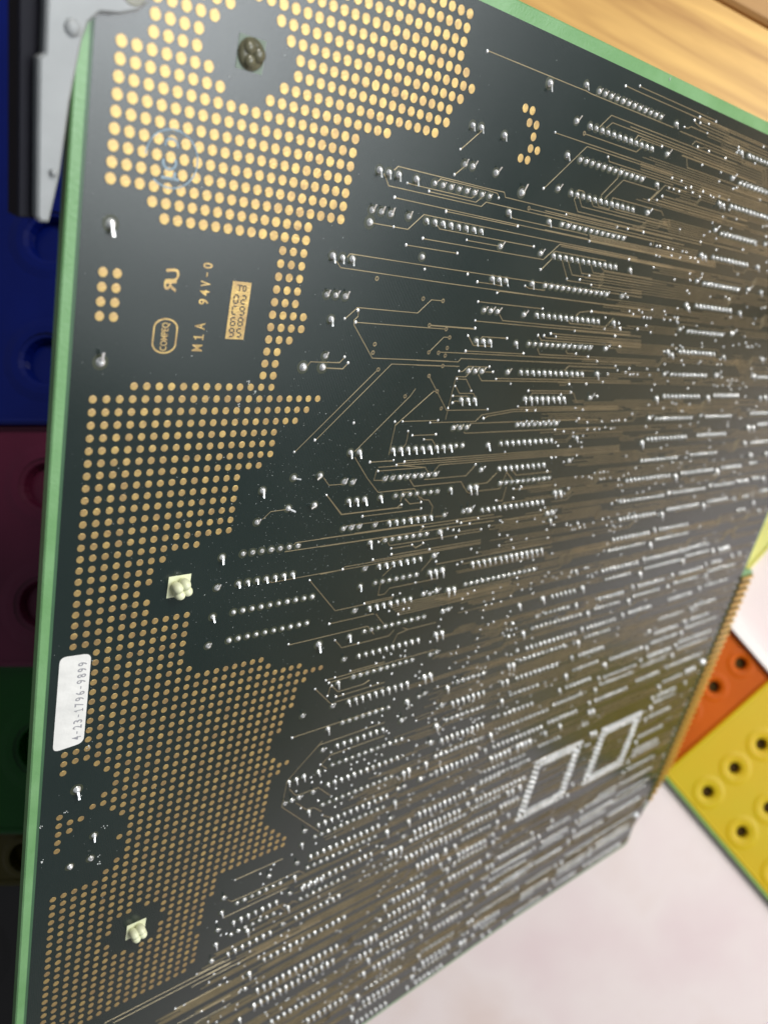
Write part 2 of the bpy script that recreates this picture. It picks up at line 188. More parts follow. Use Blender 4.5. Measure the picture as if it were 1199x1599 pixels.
    '1.03 95.44;31.05 94.43;32.99 94.33;34.02 98.47;17.89 93.76;20.43 95.44;22.21 97.22;22.69 98.39;21.61 98.13;27.25 100.82;28.46 101.28;34.90 105.24;35.0'
    '9 90.78;36.99 91.30;42.45 90.07;43.02 91.18;43.73 91.35;42.28 91.62;45.25 91.73;49.40 93.55;49.43 94.39;48.33 94.84;51.87 97.75;47.07 96.13;46.97 97.0'
    '1;45.69 99.57;45.91 102.58;47.97 103.61;45.02 105.53;42.43 104.58;42.90 105.73;40.08 99.90;40.99 100.54;38.17 93.29;44.63 108.35;44.32 109.15;44.43 10'
    '9.99;45.75 108.84;46.35 110.00;39.04 105.53;36.90 104.98;46.94 90.20;24.93 101.83;23.14 103.23;24.96 104.94;22.74 104.63;31.93 108.87;32.98 110.48;30.'
    '25 109.36;31.48 105.63;35.93 110.73;36.91 110.87;33.98 109.25;38.99 109.46;40.41 109.86;37.98 108.23;42.12 109.35;43.96 113.03;45.61 114.83;46.06 113.'
    '76;47.76 116.18;44.88 115.60;47.44 120.22;41.73 115.36;42.76 115.97;39.60 108.02;43.82 110.36;52.95 116.94;52.11 117.10;58.54 114.30;62.58 115.82;15.7'
    '0 98.15;22.25 105.37'
)
OPENV = (
    '46.00 -3.67;40.88 3.99;23.93 12.21;29.83 13.49;32.39 13.49;25.21 17.91;25.19 18.68;31.37 15.84;33.68 16.08;32.10 18.41;33.40 18.40;34.43 17.89;34.39 1'
    '8.65;26.24 20.22;34.41 19.69;34.41 16.86;32.86 20.71;30.32 22.78;34.47 22.26;35.64 24.05'
)
GOLD = (
    '0.0 14.0;0.0 15.0;0.0 16.0;0.0 17.0;1.0 14.0;1.0 15.0;1.0 16.0;1.0 17.0;37.0 -4.0;38.0 -4.0;38.0 -3.0;39.0 -3.0;39.0 -2.0;39.0 -1.0;40.0 -1.0;38.0 0.0'
    ';39.0 0.0'
)
TRACES = (
    '32.30,-1.20 30.34,0.66;30.88,-7.08 43.15,-7.08 44.59,-7.10 45.47,-7.03 60.27,-7.03;48.03,-4.61 49.38,-5.97 60.91,-5.97 75.55,-5.97;52.85,-5.65 61.10,-'
    '5.64 75.85,-5.64;49.06,-4.72 49.88,-5.40 61.28,-5.38 75.55,-5.38;54.23,-4.64 54.62,-5.15 61.45,-5.15 76.19,-5.15;55.06,-4.60 55.37,-4.95 59.41,-4.95;4'
    '6.00,-3.65 55.12,-3.65 55.79,-4.22;52.63,-9.25 68.13,-9.25;50.35,-8.81 53.00,-8.78 63.47,-8.78 80.25,-8.78;63.92,-8.45 64.19,-8.24 65.26,-8.08 82.16,-'
    '8.08;65.16,-8.37 81.89,-8.37;64.66,-8.97 81.30,-8.97;62.39,-7.49 63.00,-7.47 63.51,-7.75 82.48,-7.75;61.73,-6.94 75.52,-6.94;64.82,-6.14 65.27,-6.63 8'
    '2.34,-6.63 84.32,-4.77;66.19,-6.18 66.89,-6.20 67.42,-6.36 81.88,-6.36 83.48,-4.70;64.61,-4.73 65.32,-3.87 76.22,-3.83 85.84,-3.83;63.57,-4.87 81.34,-'
    '4.87;61.21,-0.78 60.04,0.39;61.30,-0.63 62.17,-1.49 66.83,-1.49;62.37,-0.08 77.39,-0.08;61.58,0.47 76.74,0.47;56.47,-2.76 86.68,-2.76;56.60,-2.52 86.9'
    '1,-2.52;56.73,-2.26 87.16,-2.26;56.86,-2.01 87.39,-2.01;76.63,-3.32 86.19,-3.32;77.35,-3.58 85.94,-3.58;23.46,3.52 23.82,3.16 34.64,3.16 36.99,3.13 37'
    '.31,3.53 48.37,3.55 73.65,3.55;28.57,3.54 28.77,3.31 34.68,3.31 36.11,3.36 36.51,3.72;22.47,3.93 23.22,4.76 34.46,4.76 34.95,4.31 40.88,4.32 66.67,4.3'
    '2;25.19,4.24 26.33,4.26 32.99,4.26 33.26,4.03;27.79,4.51 33.66,4.51 34.25,4.01;24.15,5.55 35.54,5.62 49.39,5.65 70.04,5.65;30.30,5.78 40.07,5.78;22.17'
    ',7.83 26.27,7.83 27.75,6.40 35.85,6.43 46.92,6.45 61.16,6.45;29.51,7.02 29.94,7.32 43.17,7.32;33.66,7.85 38.26,7.85;28.26,8.36 36.60,8.36 45.08,8.36 4'
    '6.99,6.65 61.25,6.65;26.50,9.11 32.88,9.11;31.24,1.89 30.32,2.71;40.88,4.03 48.60,4.04 69.88,4.04;38.83,5.06 39.02,5.18 49.19,5.18 51.07,5.22;46.43,8.'
    '10 45.16,9.36;50.80,-2.39 51.09,-2.01 63.55,-2.01;42.33,1.96 47.01,-2.67 62.99,-2.67;41.86,-2.91 48.40,-2.92 62.84,-2.92;53.09,-1.46 53.36,-1.76 63.69'
    ',-1.76;53.22,-1.22 53.28,-0.76 51.42,1.16 51.51,1.51;60.71,-0.76 54.37,-0.76 52.13,1.42;61.33,-0.64 60.10,0.44;62.36,-0.40 82.70,-0.40;61.61,0.15 83.1'
    '8,0.15;48.59,1.43 48.33,1.27 47.53,1.29 47.29,2.25 48.35,3.24 66.85,3.23 85.58,3.23;47.94,1.94 48.79,2.71 65.57,2.71;49.91,1.86 50.60,2.40 65.11,2.40;'
    '51.00,1.80 51.43,2.26 53.38,2.30 53.45,1.13 62.97,1.13 63.69,1.52;54.09,1.98 54.35,2.15 64.69,2.15;43.33,3.87 55.79,3.87;46.77,3.66 67.06,3.66;43.48,4'
    '.27 46.42,4.32;46.97,4.36 63.41,4.36 63.47,4.84;46.27,7.59 46.62,7.37 55.49,7.37;51.34,5.17 68.04,5.13 78.29,5.13;51.47,5.31 68.14,5.28 78.43,5.28;51.'
    '60,5.46 68.24,5.43 78.56,5.43;51.73,5.61 68.35,5.59 78.70,5.59;51.86,5.75 68.45,5.74 78.83,5.74;44.06,5.57 51.24,5.57;46.96,6.61 69.03,6.61;47.23,6.79'
    ' 69.14,6.79;59.80,6.73 74.15,6.73;60.04,6.88 74.27,6.88;48.02,8.09 49.79,9.90;49.00,8.04 50.36,9.38 63.71,9.38;50.96,8.06 51.91,9.06 65.83,9.06;53.07,'
    '8.06 53.86,8.81 68.01,8.81;55.12,8.20 55.65,8.41 65.40,8.41;20.33,10.82 20.59,10.51 32.15,10.59 46.28,10.63 64.58,10.63;19.31,11.23 19.87,11.70 32.55,'
    '11.87 46.82,11.96 67.86,11.96;21.35,15.85 22.48,14.82 29.57,14.82 30.93,13.51 32.39,13.49;22.62,15.06 22.70,15.58 22.34,15.93 22.45,16.34 25.27,19.19 '
    '35.07,19.19;22.62,16.09 33.68,16.09;19.57,19.72 21.65,19.69 22.13,19.20;20.08,20.21 22.14,20.23 22.65,19.71;31.37,15.87 37.74,15.87;32.10,18.41 33.65,'
    '16.87 34.45,16.85;31.34,15.82 37.73,15.82;36.43,11.39 38.69,11.39 39.98,11.47;39.57,12.18 39.85,11.97 46.90,11.98 63.01,11.98;37.21,13.21 47.19,13.21;'
    '40.66,14.22 41.37,14.80 48.17,14.82 64.63,14.82;37.46,15.08 48.30,15.10 64.81,15.10;36.97,16.57 38.00,17.50 40.71,17.49;38.79,16.86 38.99,16.56 42.83,'
    '16.56;37.18,18.09 46.12,18.09;33.42,18.33 49.76,18.32 59.79,18.32;30.77,19.22 36.44,19.22 36.73,18.87 50.00,18.86 60.09,18.86;36.94,20.18 37.40,20.19 '
    '38.07,19.64 41.28,19.64;40.74,20.16 42.03,20.16;38.42,20.40 38.06,20.72 36.66,20.74 36.66,25.26;36.90,20.98 38.23,20.98 39.46,22.19;39.78,20.43 40.56,'
    '21.10 51.02,21.06 68.05,21.06;42.81,20.83 50.89,20.80 67.93,20.80;43.43,11.15 44.05,11.33 46.64,11.33;30.92,19.70 34.43,19.70;32.14,18.43 33.64,16.87 '
    '34.41,16.86;53.10,13.58 53.57,13.14 55.81,12.85 65.68,12.85;55.81,12.95 65.78,12.95;49.78,10.02 64.14,10.02;54.28,10.29 64.32,10.29;59.26,14.43 60.20,'
    '13.38;52.00,14.12 52.36,14.44 59.26,14.44;53.78,15.21 67.08,15.21;47.64,16.02 48.33,16.50 67.85,16.50;48.68,16.00 49.01,16.21 67.69,16.21;49.72,15.71 '
    '67.39,15.71;50.74,15.98 67.54,15.98;48.06,17.37 48.72,18.04 57.70,18.04;53.09,17.42 53.56,17.79 55.25,17.77;53.92,19.80 54.47,19.21 63.89,19.21;59.75,'
    '18.50 69.02,18.50;18.29,20.06 18.53,19.72 21.66,19.72 22.14,19.22;20.44,20.24 22.15,20.27 22.64,19.71;18.56,27.95 26.24,20.21;20.61,26.92 27.75,19.67 '
    '36.75,19.67;25.48,28.23 31.01,22.76 31.49,22.01;25.61,28.78 27.81,31.13 29.63,32.77 34.61,32.77 36.00,34.28;27.75,29.43 30.79,29.43;29.93,28.78 29.93,'
    '25.72 34.03,22.26 34.47,22.26;32.86,20.70 36.50,24.27 42.75,24.27;30.85,25.33 35.68,25.33;34.63,25.55 41.25,25.55 42.01,24.83 47.01,24.28 67.27,24.28;'
    '42.50,25.27 42.93,25.02 47.08,24.52 67.43,24.52;32.59,26.85 35.87,26.85;34.33,27.35 35.44,27.39 36.22,28.15;31.87,26.38 31.91,27.74 31.47,28.23;36.93,'
    '21.72 37.74,22.47 39.81,22.47 40.32,22.99;36.95,22.76 38.94,22.76 39.37,23.04;37.15,23.49 37.38,23.27 38.19,23.33;39.85,26.68 40.10,26.84 47.83,26.83 '
    '64.24,26.83;40.54,25.76 47.42,25.73 63.61,25.73;32.36,29.55 48.97,29.51 70.36,29.51;31.33,29.79 49.06,29.75 70.49,29.75;28.92,30.04 49.16,29.99 70.61,'
    '29.99;28.99,30.44 35.42,30.44 36.08,31.11;36.84,31.04 37.44,30.28 49.25,30.23 70.74,30.23;29.55,29.41 30.76,29.47;35.68,31.83 42.01,31.83 43.19,30.61;'
    '33.58,31.66 34.44,32.49 41.47,32.49 42.27,33.30;48.66,22.14 56.24,22.14;49.11,23.00 49.34,22.41 56.98,22.41 58.05,23.48;47.62,24.06 67.01,24.06;49.36,'
    '24.46 49.55,24.30 64.77,24.30;16.36,34.31 17.09,33.62 18.88,33.58;22.38,30.68 23.19,31.50 24.99,31.53;20.37,37.43 20.58,37.21 25.02,37.20 38.17,37.20 '
    '48.66,37.20;19.46,38.03 25.22,38.03 38.43,38.04 48.99,38.04;23.18,32.54 25.45,34.80 33.42,34.80;31.34,29.96 35.49,30.44;29.07,30.44 35.49,30.44;28.80,'
    '30.22 28.71,31.41 30.13,31.51;33.27,34.38 32.77,34.76 25.51,34.76 23.19,32.54;28.30,35.28 36.37,35.28;33.55,33.80 34.44,34.49 36.13,34.49;33.05,34.12 '
    '33.03,33.04 34.11,33.13 34.53,33.52;35.67,33.75 36.27,34.17 37.18,34.31 38.01,35.15 38.07,36.36;26.49,36.12 32.88,36.12;34.69,36.12 37.68,36.13;23.45,'
    '37.16 27.70,37.16 36.71,37.16 37.34,37.49;23.64,38.07 35.74,38.07;27.67,37.10 36.25,37.10;36.85,38.08 37.43,37.57 50.28,37.57;32.57,38.74 32.97,39.18 '
    '47.18,39.18;33.34,39.58 36.35,39.58 36.95,39.97 38.04,39.59;33.59,40.38 47.62,40.38;31.08,40.67 47.73,40.67;24.34,41.23 27.20,41.14 27.31,40.85 30.92,'
    '40.85 39.39,40.85 47.78,40.85;38.74,36.43 40.07,36.47;40.08,41.60 38.74,43.16;31.31,38.58 31.95,38.10 35.90,38.10;43.47,34.04 42.88,33.83 41.47,32.48 '
    '35.73,32.48;43.63,33.02 45.90,32.95 47.10,31.83;44.82,33.87 48.45,33.87 48.90,31.69;48.76,31.81 50.37,32.99;49.61,31.60 50.71,32.35 57.26,32.35;51.03,'
    '34.20 58.16,34.20;48.50,35.41 49.50,35.50 49.50,33.74;49.57,35.99 49.98,35.84 58.88,35.84;43.31,37.52 46.13,37.45;43.38,38.84 47.16,38.84;40.93,42.61 '
    '62.10,42.61;45.38,43.25 62.36,43.25;51.42,41.71 61.57,41.71;50.13,38.11 59.90,38.11;18.27,40.93 18.57,41.18 24.34,41.14 35.51,41.14;22.10,49.00 32.50,'
    '49.00 33.75,50.30;23.18,41.73 27.31,46.01 35.30,46.01;31.30,45.80 35.28,45.80;32.95,43.26 32.95,45.18 33.91,45.22 34.47,44.58 41.57,44.58;32.96,42.88 '
    '34.06,41.88;33.32,47.60 34.96,49.31;26.96,47.52 32.98,47.52;28.25,49.87 29.40,51.05 36.16,51.05 36.79,50.41;38.11,50.41 39.04,50.84 43.58,50.84;37.14,'
    '52.20 37.49,51.13 39.07,50.83;31.50,54.92 36.27,54.97 44.99,54.97;34.99,46.96 55.71,46.96;35.38,47.25 55.83,47.25;35.79,47.55 55.95,47.55;36.19,47.85 '
    '56.07,47.85;36.60,48.16 56.20,48.16;37.01,48.46 56.32,48.46;26.94,55.78 29.78,58.63;29.89,58.81 30.43,58.45 37.52,58.45;28.21,54.95 36.57,54.95;28.71,'
    '55.39 36.68,55.39;28.91,57.25 28.97,56.10 29.24,56.01 30.31,57.06 33.94,57.06 34.80,56.71;25.13,61.63 38.40,61.63;26.83,66.54 29.27,64.07 39.11,64.07;'
    '30.18,67.27 31.42,66.26 39.75,66.26;31.47,54.66 36.50,54.66;30.22,57.72 37.34,57.72;29.62,63.61 25.64,67.84 25.64,71.65 32.45,78.42;26.19,69.22 27.36,'
    '70.63 28.15,70.79 30.61,70.79 32.82,72.86;27.61,71.84 29.52,73.69 30.65,73.85 32.02,75.01;30.21,67.27 31.28,68.22;32.35,75.79 33.90,76.84;21.00,80.41 '
    '27.49,80.41;20.37,83.21 21.03,83.83 23.20,83.93 30.56,83.93 31.55,84.80;20.39,86.01 29.38,86.01;17.45,94.86 20.27,95.01 36.35,95.01;17.50,95.73 36.56,'
    '95.73;17.94,93.91 21.60,93.91;28.27,88.45 29.90,90.28 30.44,88.92 31.59,89.74;6.81,94.16 17.96,94.14 22.50,94.14;7.85,94.90 18.57,94.90 22.63,94.90;15'
    '.75,98.36 21.86,98.36 23.21,98.53;16.34,101.34 23.65,101.34;18.86,103.16 23.93,103.16'
)

# ------------------------------------------------------------------ materials
def new_mat(name):
    m = bpy.data.materials.new(name)
    m.use_nodes = True
    return m, m.node_tree, m.node_tree.nodes['Principled BSDF']


def mat(name, col, metal=0.0, rough=0.5, var=0.0, vscale=60.0, bump=0.0, bscale=400.0, spec=0.5, col2=None, rvar=0.0):
    m, nt, b = new_mat(name)
    b.inputs['Base Color'].default_value = (*col, 1)
    b.inputs['Metallic'].default_value = metal
    b.inputs['Roughness'].default_value = rough
    b.inputs['Specular IOR Level'].default_value = spec
    tc = nt.nodes.new('ShaderNodeTexCoord')
    if var > 0 or rvar > 0:
        n = nt.nodes.new('ShaderNodeTexNoise')
        n.inputs['Scale'].default_value = vscale
        n.inputs['Detail'].default_value = 5
        nt.links.new(tc.outputs['Object'], n.inputs['Vector'])
    if var > 0:
        r = nt.nodes.new('ShaderNodeValToRGB')
        c2 = col2 or tuple(c * (1 - var) for c in col)
        r.color_ramp.elements[0].position = 0.35
        r.color_ramp.elements[0].color = (*c2, 1)
        r.color_ramp.elements[1].position = 0.65
        r.color_ramp.elements[1].color = (*col, 1)
        nt.links.new(n.outputs['Fac'], r.inputs['Fac'])
        nt.links.new(r.outputs['Color'], b.inputs['Base Color'])
    if rvar > 0:
        mr = nt.nodes.new('ShaderNodeMapRange')
        mr.inputs['To Min'].default_value = rough - rvar
        mr.inputs['To Max'].default_value = rough + rvar
        nt.links.new(n.outputs['Fac'], mr.inputs['Value'])
        nt.links.new(mr.outputs['Result'], b.inputs['Roughness'])
    if bump > 0:
        n2 = nt.nodes.new('ShaderNodeTexNoise')
        n2.inputs['Scale'].default_value = bscale
        n2.inputs['Detail'].default_value = 3
        nt.links.new(tc.outputs['Object'], n2.inputs['Vector'])
        bp = nt.nodes.new('ShaderNodeBump')
        bp.inputs['Strength'].default_value = bump
        bp.inputs['Distance'].default_value = 0.0005
        nt.links.new(n2.outputs['Fac'], bp.inputs['Height'])
        nt.links.new(bp.outputs['Normal'], b.inputs['Normal'])
    return m


def mask_material():
    """black solder mask over the copper planes: glass weave showing through as fine ribs"""
    m, nt, b = new_mat('black_solder_mask')
    tc = nt.nodes.new('ShaderNodeTexCoord')
    n = nt.nodes.new('ShaderNodeTexNoise')
    n.inputs['Scale'].default_value = 25
    n.inputs['Detail'].default_value = 6
    nt.links.new(tc.outputs['Object'], n.inputs['Vector'])
    r = nt.nodes.new('ShaderNodeValToRGB')
    r.color_ramp.elements[0].position, r.color_ramp.elements[1].position = 0.3, 0.7
    r.color_ramp.elements[0].color = (0.008, 0.016, 0.014, 1)
    r.color_ramp.elements[1].color = (0.012, 0.021, 0.0185, 1)
    nt.links.new(n.outputs['Fac'], r.inputs['Fac'])
    nt.links.new(r.outputs['Color'], b.inputs['Base Color'])
    mr = nt.nodes.new('ShaderNodeMapRange')
    mr.inputs['To Min'].default_value, mr.inputs['To Max'].default_value = 0.15, 0.26
    b.inputs['Specular IOR Level'].default_value = 0.68
    nt.links.new(n.outputs['Fac'], mr.inputs['Value'])
    nt.links.new(mr.outputs['Result'], b.inputs['Roughness'])
    w = nt.nodes.new('ShaderNodeTexWave')
    w.wave_type, w.bands_direction = 'BANDS', 'X'
    w.inputs['Scale'].default_value = 700
    w.inputs['Distortion'].default_value = 1.2
    w.inputs['Detail'].default_value = 2
    nt.links.new(tc.outputs['Object'], w.inputs['Vector'])
    n2 = nt.nodes.new('ShaderNodeTexNoise')
    n2.inputs['Scale'].default_value = 1800
    nt.links.new(tc.outputs['Object'], n2.inputs['Vector'])
    ad = nt.nodes.new('ShaderNodeMath')
    ad.operation = 'ADD'
    nt.links.new(w.outputs['Fac'], ad.inputs[0])
    nt.links.new(n2.outputs['Fac'], ad.inputs[1])
    bp = nt.nodes.new('ShaderNodeBump')
    bp.inputs['Strength'].default_value = 0.42
    bp.inputs['Distance'].default_value = 0.000018
    nt.links.new(ad.outputs[0], bp.inputs['Height'])
    nt.links.new(bp.outputs['Normal'], b.inputs['Normal'])
    return m


def wood_material(name, c1, c2, scale):
    m, nt, b = new_mat(name)
    tc = nt.nodes.new('ShaderNodeTexCoord')
    mp = nt.nodes.new('ShaderNodeMapping')
    mp.inputs['Scale'].default_value = (2.2, 30.0, 8.0)
    nt.links.new(tc.outputs['Object'], mp.inputs['Vector'])
    n = nt.nodes.new('ShaderNodeTexNoise')
    n.inputs['Scale'].default_value = scale
    n.inputs['Detail'].default_value = 7
    n.inputs['Distortion'].default_value = 0.6
    nt.links.new(mp.outputs['Vector'], n.inputs['Vector'])
    r = nt.nodes.new('ShaderNodeValToRGB')
    r.color_ramp.elements[0].position, r.color_ramp.elements[1].position = 0.34, 0.66
    r.color_ramp.elements[0].color = (*c2, 1)
    r.color_ramp.elements[1].color = (*c1, 1)
    nt.links.new(n.outputs['Fac'], r.inputs['Fac'])
    nt.links.new(r.outputs['Color'], b.inputs['Base Color'])
    b.inputs['Roughness'].default_value = 0.45
    bp = nt.nodes.new('ShaderNodeBump')
    bp.inputs['Strength'].default_value = 0.2
    bp.inputs['Distance'].default_value = 0.0004
    nt.links.new(n.outputs['Fac'], bp.inputs['Height'])
    nt.links.new(bp.outputs['Normal'], b.inputs['Normal'])
    return m


M = {}
M['mask'] = mask_material()
M['laminate'] = mat('green_laminate', (0.17, 0.34, 0.15), 0, 0.36, 0.3, 90, 0.15, 1200, spec=0.6, col2=(0.13, 0.29, 0.11))
M['copper'] = mat('mask_coated_copper', (0.60, 0.425, 0.165), 0.74, 0.36, 0.25, 330, 0.25, 3000, col2=(0.42, 0.285, 0.135), rvar=0.06)
M['trace'] = mat('tinned_copper_trace', (0.40, 0.325, 0.195), 0.70, 0.31, 0.25, 90)
M['solder'] = mat('bright_solder', (0.90, 0.91, 0.91), 0.6, 0.20, 0.12, 500, 0.25, 1800)
M['gold'] = mat('gold_plating', (0.90, 0.62, 0.20), 1.0, 0.34, 0.15, 200)
M['tongue'] = mat('connector_tongue', (0.03, 0.02, 0.006), 0, 0.5, 0.2, 120)
M['fringe'] = mat('thin_mask_over_laminate', (0.05, 0.12, 0.06), 0, 0.4, 0.2, 60)
M['halo'] = mat('clearance_ring_laminate', (0.035, 0.042, 0.022), 0, 0.4, 0.2, 200)
M['hole'] = mat('plated_hole_dark', (0.02, 0.018, 0.014), 0, 0.6)
M['nylon'] = mat('cream_nylon', (0.72, 0.74, 0.50), 0, 0.35, 0.12, 300)
M['amber'] = mat('amber_nylon', (0.20, 0.19, 0.115), 0, 0.22, 0.4, 300)
M['amber'].node_tree.nodes['Principled BSDF'].inputs['Transmission Weight'].default_value = 0.3
M['socket'] = mat('bare_socket_laminate', (0.16, 0.21, 0.16), 0, 0.5, 0.2, 300)
M['label'] = mat('label_paper', (0.72, 0.715, 0.69), 0, 0.55, 0.10, 160, 0.5, 260)
M['print'] = mat('grey_print', (0.27, 0.27, 0.29), 0, 0.7)
M['etch'] = mat('dark_etched_gap', (0.045, 0.045, 0.04), 0, 0.5)
M['ink'] = mat('pale_blue_ink', (0.26, 0.36, 0.43), 0, 0.5, 0.4, 700)
M['dust'] = mat('pale_dust', (0.55, 0.57, 0.56), 0, 0.9)
M['lever'] = mat('pale_grey_plastic', (0.31, 0.325, 0.33), 0, 0.38, 0.15, 90, 0.1, 300)
M['black_plastic'] = mat('black_plastic', (0.006, 0.006, 0.011), 0, 0.55, spec=0.15)
M['table'] = wood_material('brown_table', (0.42, 0.28, 0.13), (0.30, 0.19, 0.085), 1.2)
M['tabletop'] = mat('pale_pink_tabletop', (0.76, 0.63, 0.62), 0, 0.6, 0.14, 13, 0.1, 60, col2=(0.72, 0.60, 0.53))
nt_ = M['tabletop'].node_tree
rp = next(n for n in nt_.nodes if n.type == 'VALTORGB')
e_ = rp.color_ramp.elements.new(0.5)
e_.color = (0.77, 0.665, 0.645, 1)
rp.color_ramp.elements[0].position = 0.30
rp.color_ramp.elements[0].color = (0.70, 0.565, 0.52, 1)
rp.color_ramp.elements[2].position = 0.72
rp.color_ramp.elements[2].color = (0.72, 0.58, 0.58, 1)
M['wood1'] = wood_material('pale_pine', (0.80, 0.49, 0.15), (0.44, 0.225, 0.065), 3.4)
M['wood2'] = wood_material('darker_pine', (0.52, 0.29, 0.10), (0.38, 0.20, 0.07), 4.0)
M['yellow'] = mat('yellow_plastic', (0.58, 0.38, 0.006), 0, 0.4, 0.15, 18, col2=(0.54, 0.40, 0.01), spec=0.2)
M['lime'] = mat('lime_yellow_plastic', (0.78, 0.75, 0.18), 0, 0.35, 0.08, 18)
M['green_rim'] = mat('green_plastic_rim', (0.26, 0.46, 0.10), 0, 0.35, 0.1, 20)
M['orange'] = mat('orange_plastic', (0.53, 0.098, 0.001), 0, 0.45, 0.2, 18, spec=0.1)
for key_ in ('yellow', 'orange', 'lime'):
    b_ = M[key_].node_tree.nodes['Principled BSDF']
    b_.inputs['Subsurface Weight'].default_value = 0.35
    b_.inputs['Subsurface Radius'].default_value = (0.006, 0.004, 0.001)
    b_.inputs['Subsurface Scale'].default_value = 1.0
M['white'] = mat('white_plastic', (0.85, 0.80, 0.76), 0, 0.4)
M['pit'] = mat('painted_pit_shade', (0.05, 0.028, 0.006), 0, 0.8, spec=0.1)  # dark brown puts the shade of deep holes into the colour
M['blue'] = mat('blue_plastic', (0.002, 0.009, 0.14), 0, 0.25, 0.4, 14, spec=0.25)
M['plum'] = mat('plum_plastic', (0.15, 0.02, 0.055), 0, 0.25, 0.4, 14, spec=0.25)
M['green'] = mat('green_plastic', (0.004, 0.085, 0.005), 0, 0.25, 0.4, 14, spec=0.25)
M['olive'] = mat('olive_yellow_plastic', (0.07, 0.055, 0.004), 0, 0.3, 0.3, 14, spec=0.25)
M['black'] = mat('black_crate_plastic', (0.022, 0.016, 0.014), 0, 0.4, 0.3, 14)


# ------------------------------------------------------------------ mesh helpers
class MB:
    def __init__(s):
        s.v, s.f = [], []

    def add(s, verts, faces):
        k = len(s.v)
        s.v += verts
        s.f += [tuple(i + k for i in f) for f in faces]

    def box(s, x0, x1, y0, y1, z0, z1):
        s.add([(x0, y0, z0), (x1, y0, z0), (x1, y1, z0), (x0, y1, z0), (x0, y0, z1), (x1, y0, z1), (x1, y1, z1), (x0, y1, z1)],
              [(0, 3, 2, 1), (4, 5, 6, 7), (0, 1, 5, 4), (1, 2, 6, 5), (2, 3, 7, 6), (3, 0, 4, 7)])

    def lathe(s, prof, n=10, cx=0.0, cy=0.0, cap=True, sx=1.0, sy=1.0):
        k = len(s.v)
        for r, z in prof:
            for i in range(n):
                a = 2 * math.pi * i / n
                s.v.append((cx + r * sx * math.cos(a), cy + r * sy * math.sin(a), z))
        for j in range(len(prof) - 1):
            for i in range(n):
                a, b = k + j * n + i, k + j * n + (i + 1) % n
                s.f.append((a, b, b + n, a + n))
        if cap:
            s.f.append(tuple(k + (len(prof) - 1) * n + i for i in range(n)))

    def prism(s, pts, z0, z1, ch=0.0):
        """pts counter-clockwise seen from +z; optional chamfered top edge"""
        n = len(pts)
        k = len(s.v)
        rings = [(pts, z0)]
        if ch > 0:
            rings += [(pts, z1 - ch), (inset(pts, ch), z1)]
        else:
            rings += [(pts, z1)]
        for p, z in rings:
            s.v += [(x, y, z) for x, y in p]
        for j in range(len(rings) - 1):
            for i in range(n):
                a, b = k + j * n + i, k + j * n + (i + 1) % n
                s.f.append((a, b, b + n, a + n))
        s.f.append(tuple(k + (len(rings) - 1) * n + i for i in range(n)))
        s.f.append(tuple(k + i for i in reversed(range(n))))

    def mesh(s, name, m, smooth=False):
        me = bpy.data.meshes.new(name)
        me.from_pydata([(x * s.sc, y * s.sc, z * s.sc) for x, y, z in s.v] if hasattr(s, 'sc') else s.v, [], s.f)
        me.materials.append(m)
        if smooth:
            me.polygons.foreach_set('use_smooth', [True] * len(me.polygons))
        me.update()
        return me


def inset(pts, d):
    n = len(pts)
    out = []
    for i in range(n):
        p, q, r = Vector(pts[i - 1]), Vector(pts[i]), Vector(pts[(i + 1) % n])
        e1, e2 = (q - p).normalized(), (r - q).normalized()
        n1, n2 = Vector((-e1.y, e1.x)), Vector((-e2.y, e2.x))
        b = n1 + n2
        if b.length < 1e-6:
            b = n1
        b = b.normalized()
        out.append(tuple(q + b * (d / max(0.3, b.dot(n1)))))
    return out


def obj(name, me, parent=None, loc=None, rz=0.0):
    o = bpy.data.objects.new(name, me)
    COL.objects.link(o)
    if parent is not None:
        o.parent = parent
    if loc is not None:
        o.location = loc
    if rz:
        o.rotation_euler = (0, 0, rz)
    return o


def tag(o, label, cat, group=None):
    o['label'] = label
    o['category'] = cat
    if group:
        o['group'] = group
    return o


def smooth_on(o):
    o.data.polygons.foreach_set('use_smooth', [True] * len(o.data.polygons))


# ------------------------------------------------------------------ table
mb = MB()
mb.box(-1.6, 2.2, -1.4, 1.6, -0.03, 0.0)
t = obj('table', mb.mesh('table', M['table']))
t['kind'] = 'structure'
mb = MB()
mb.prism([(-0.14, -1.05), (0.46, -1.05), (0.44, 0.085), (-0.06, 0.10)], 0.0004, 0.0016)
o = obj('paper_sheet', mb.mesh('paper_sheet', M['tabletop']))
tag(o, 'pale pinkish white sheet covering the table below the board and trays', 'sheet')


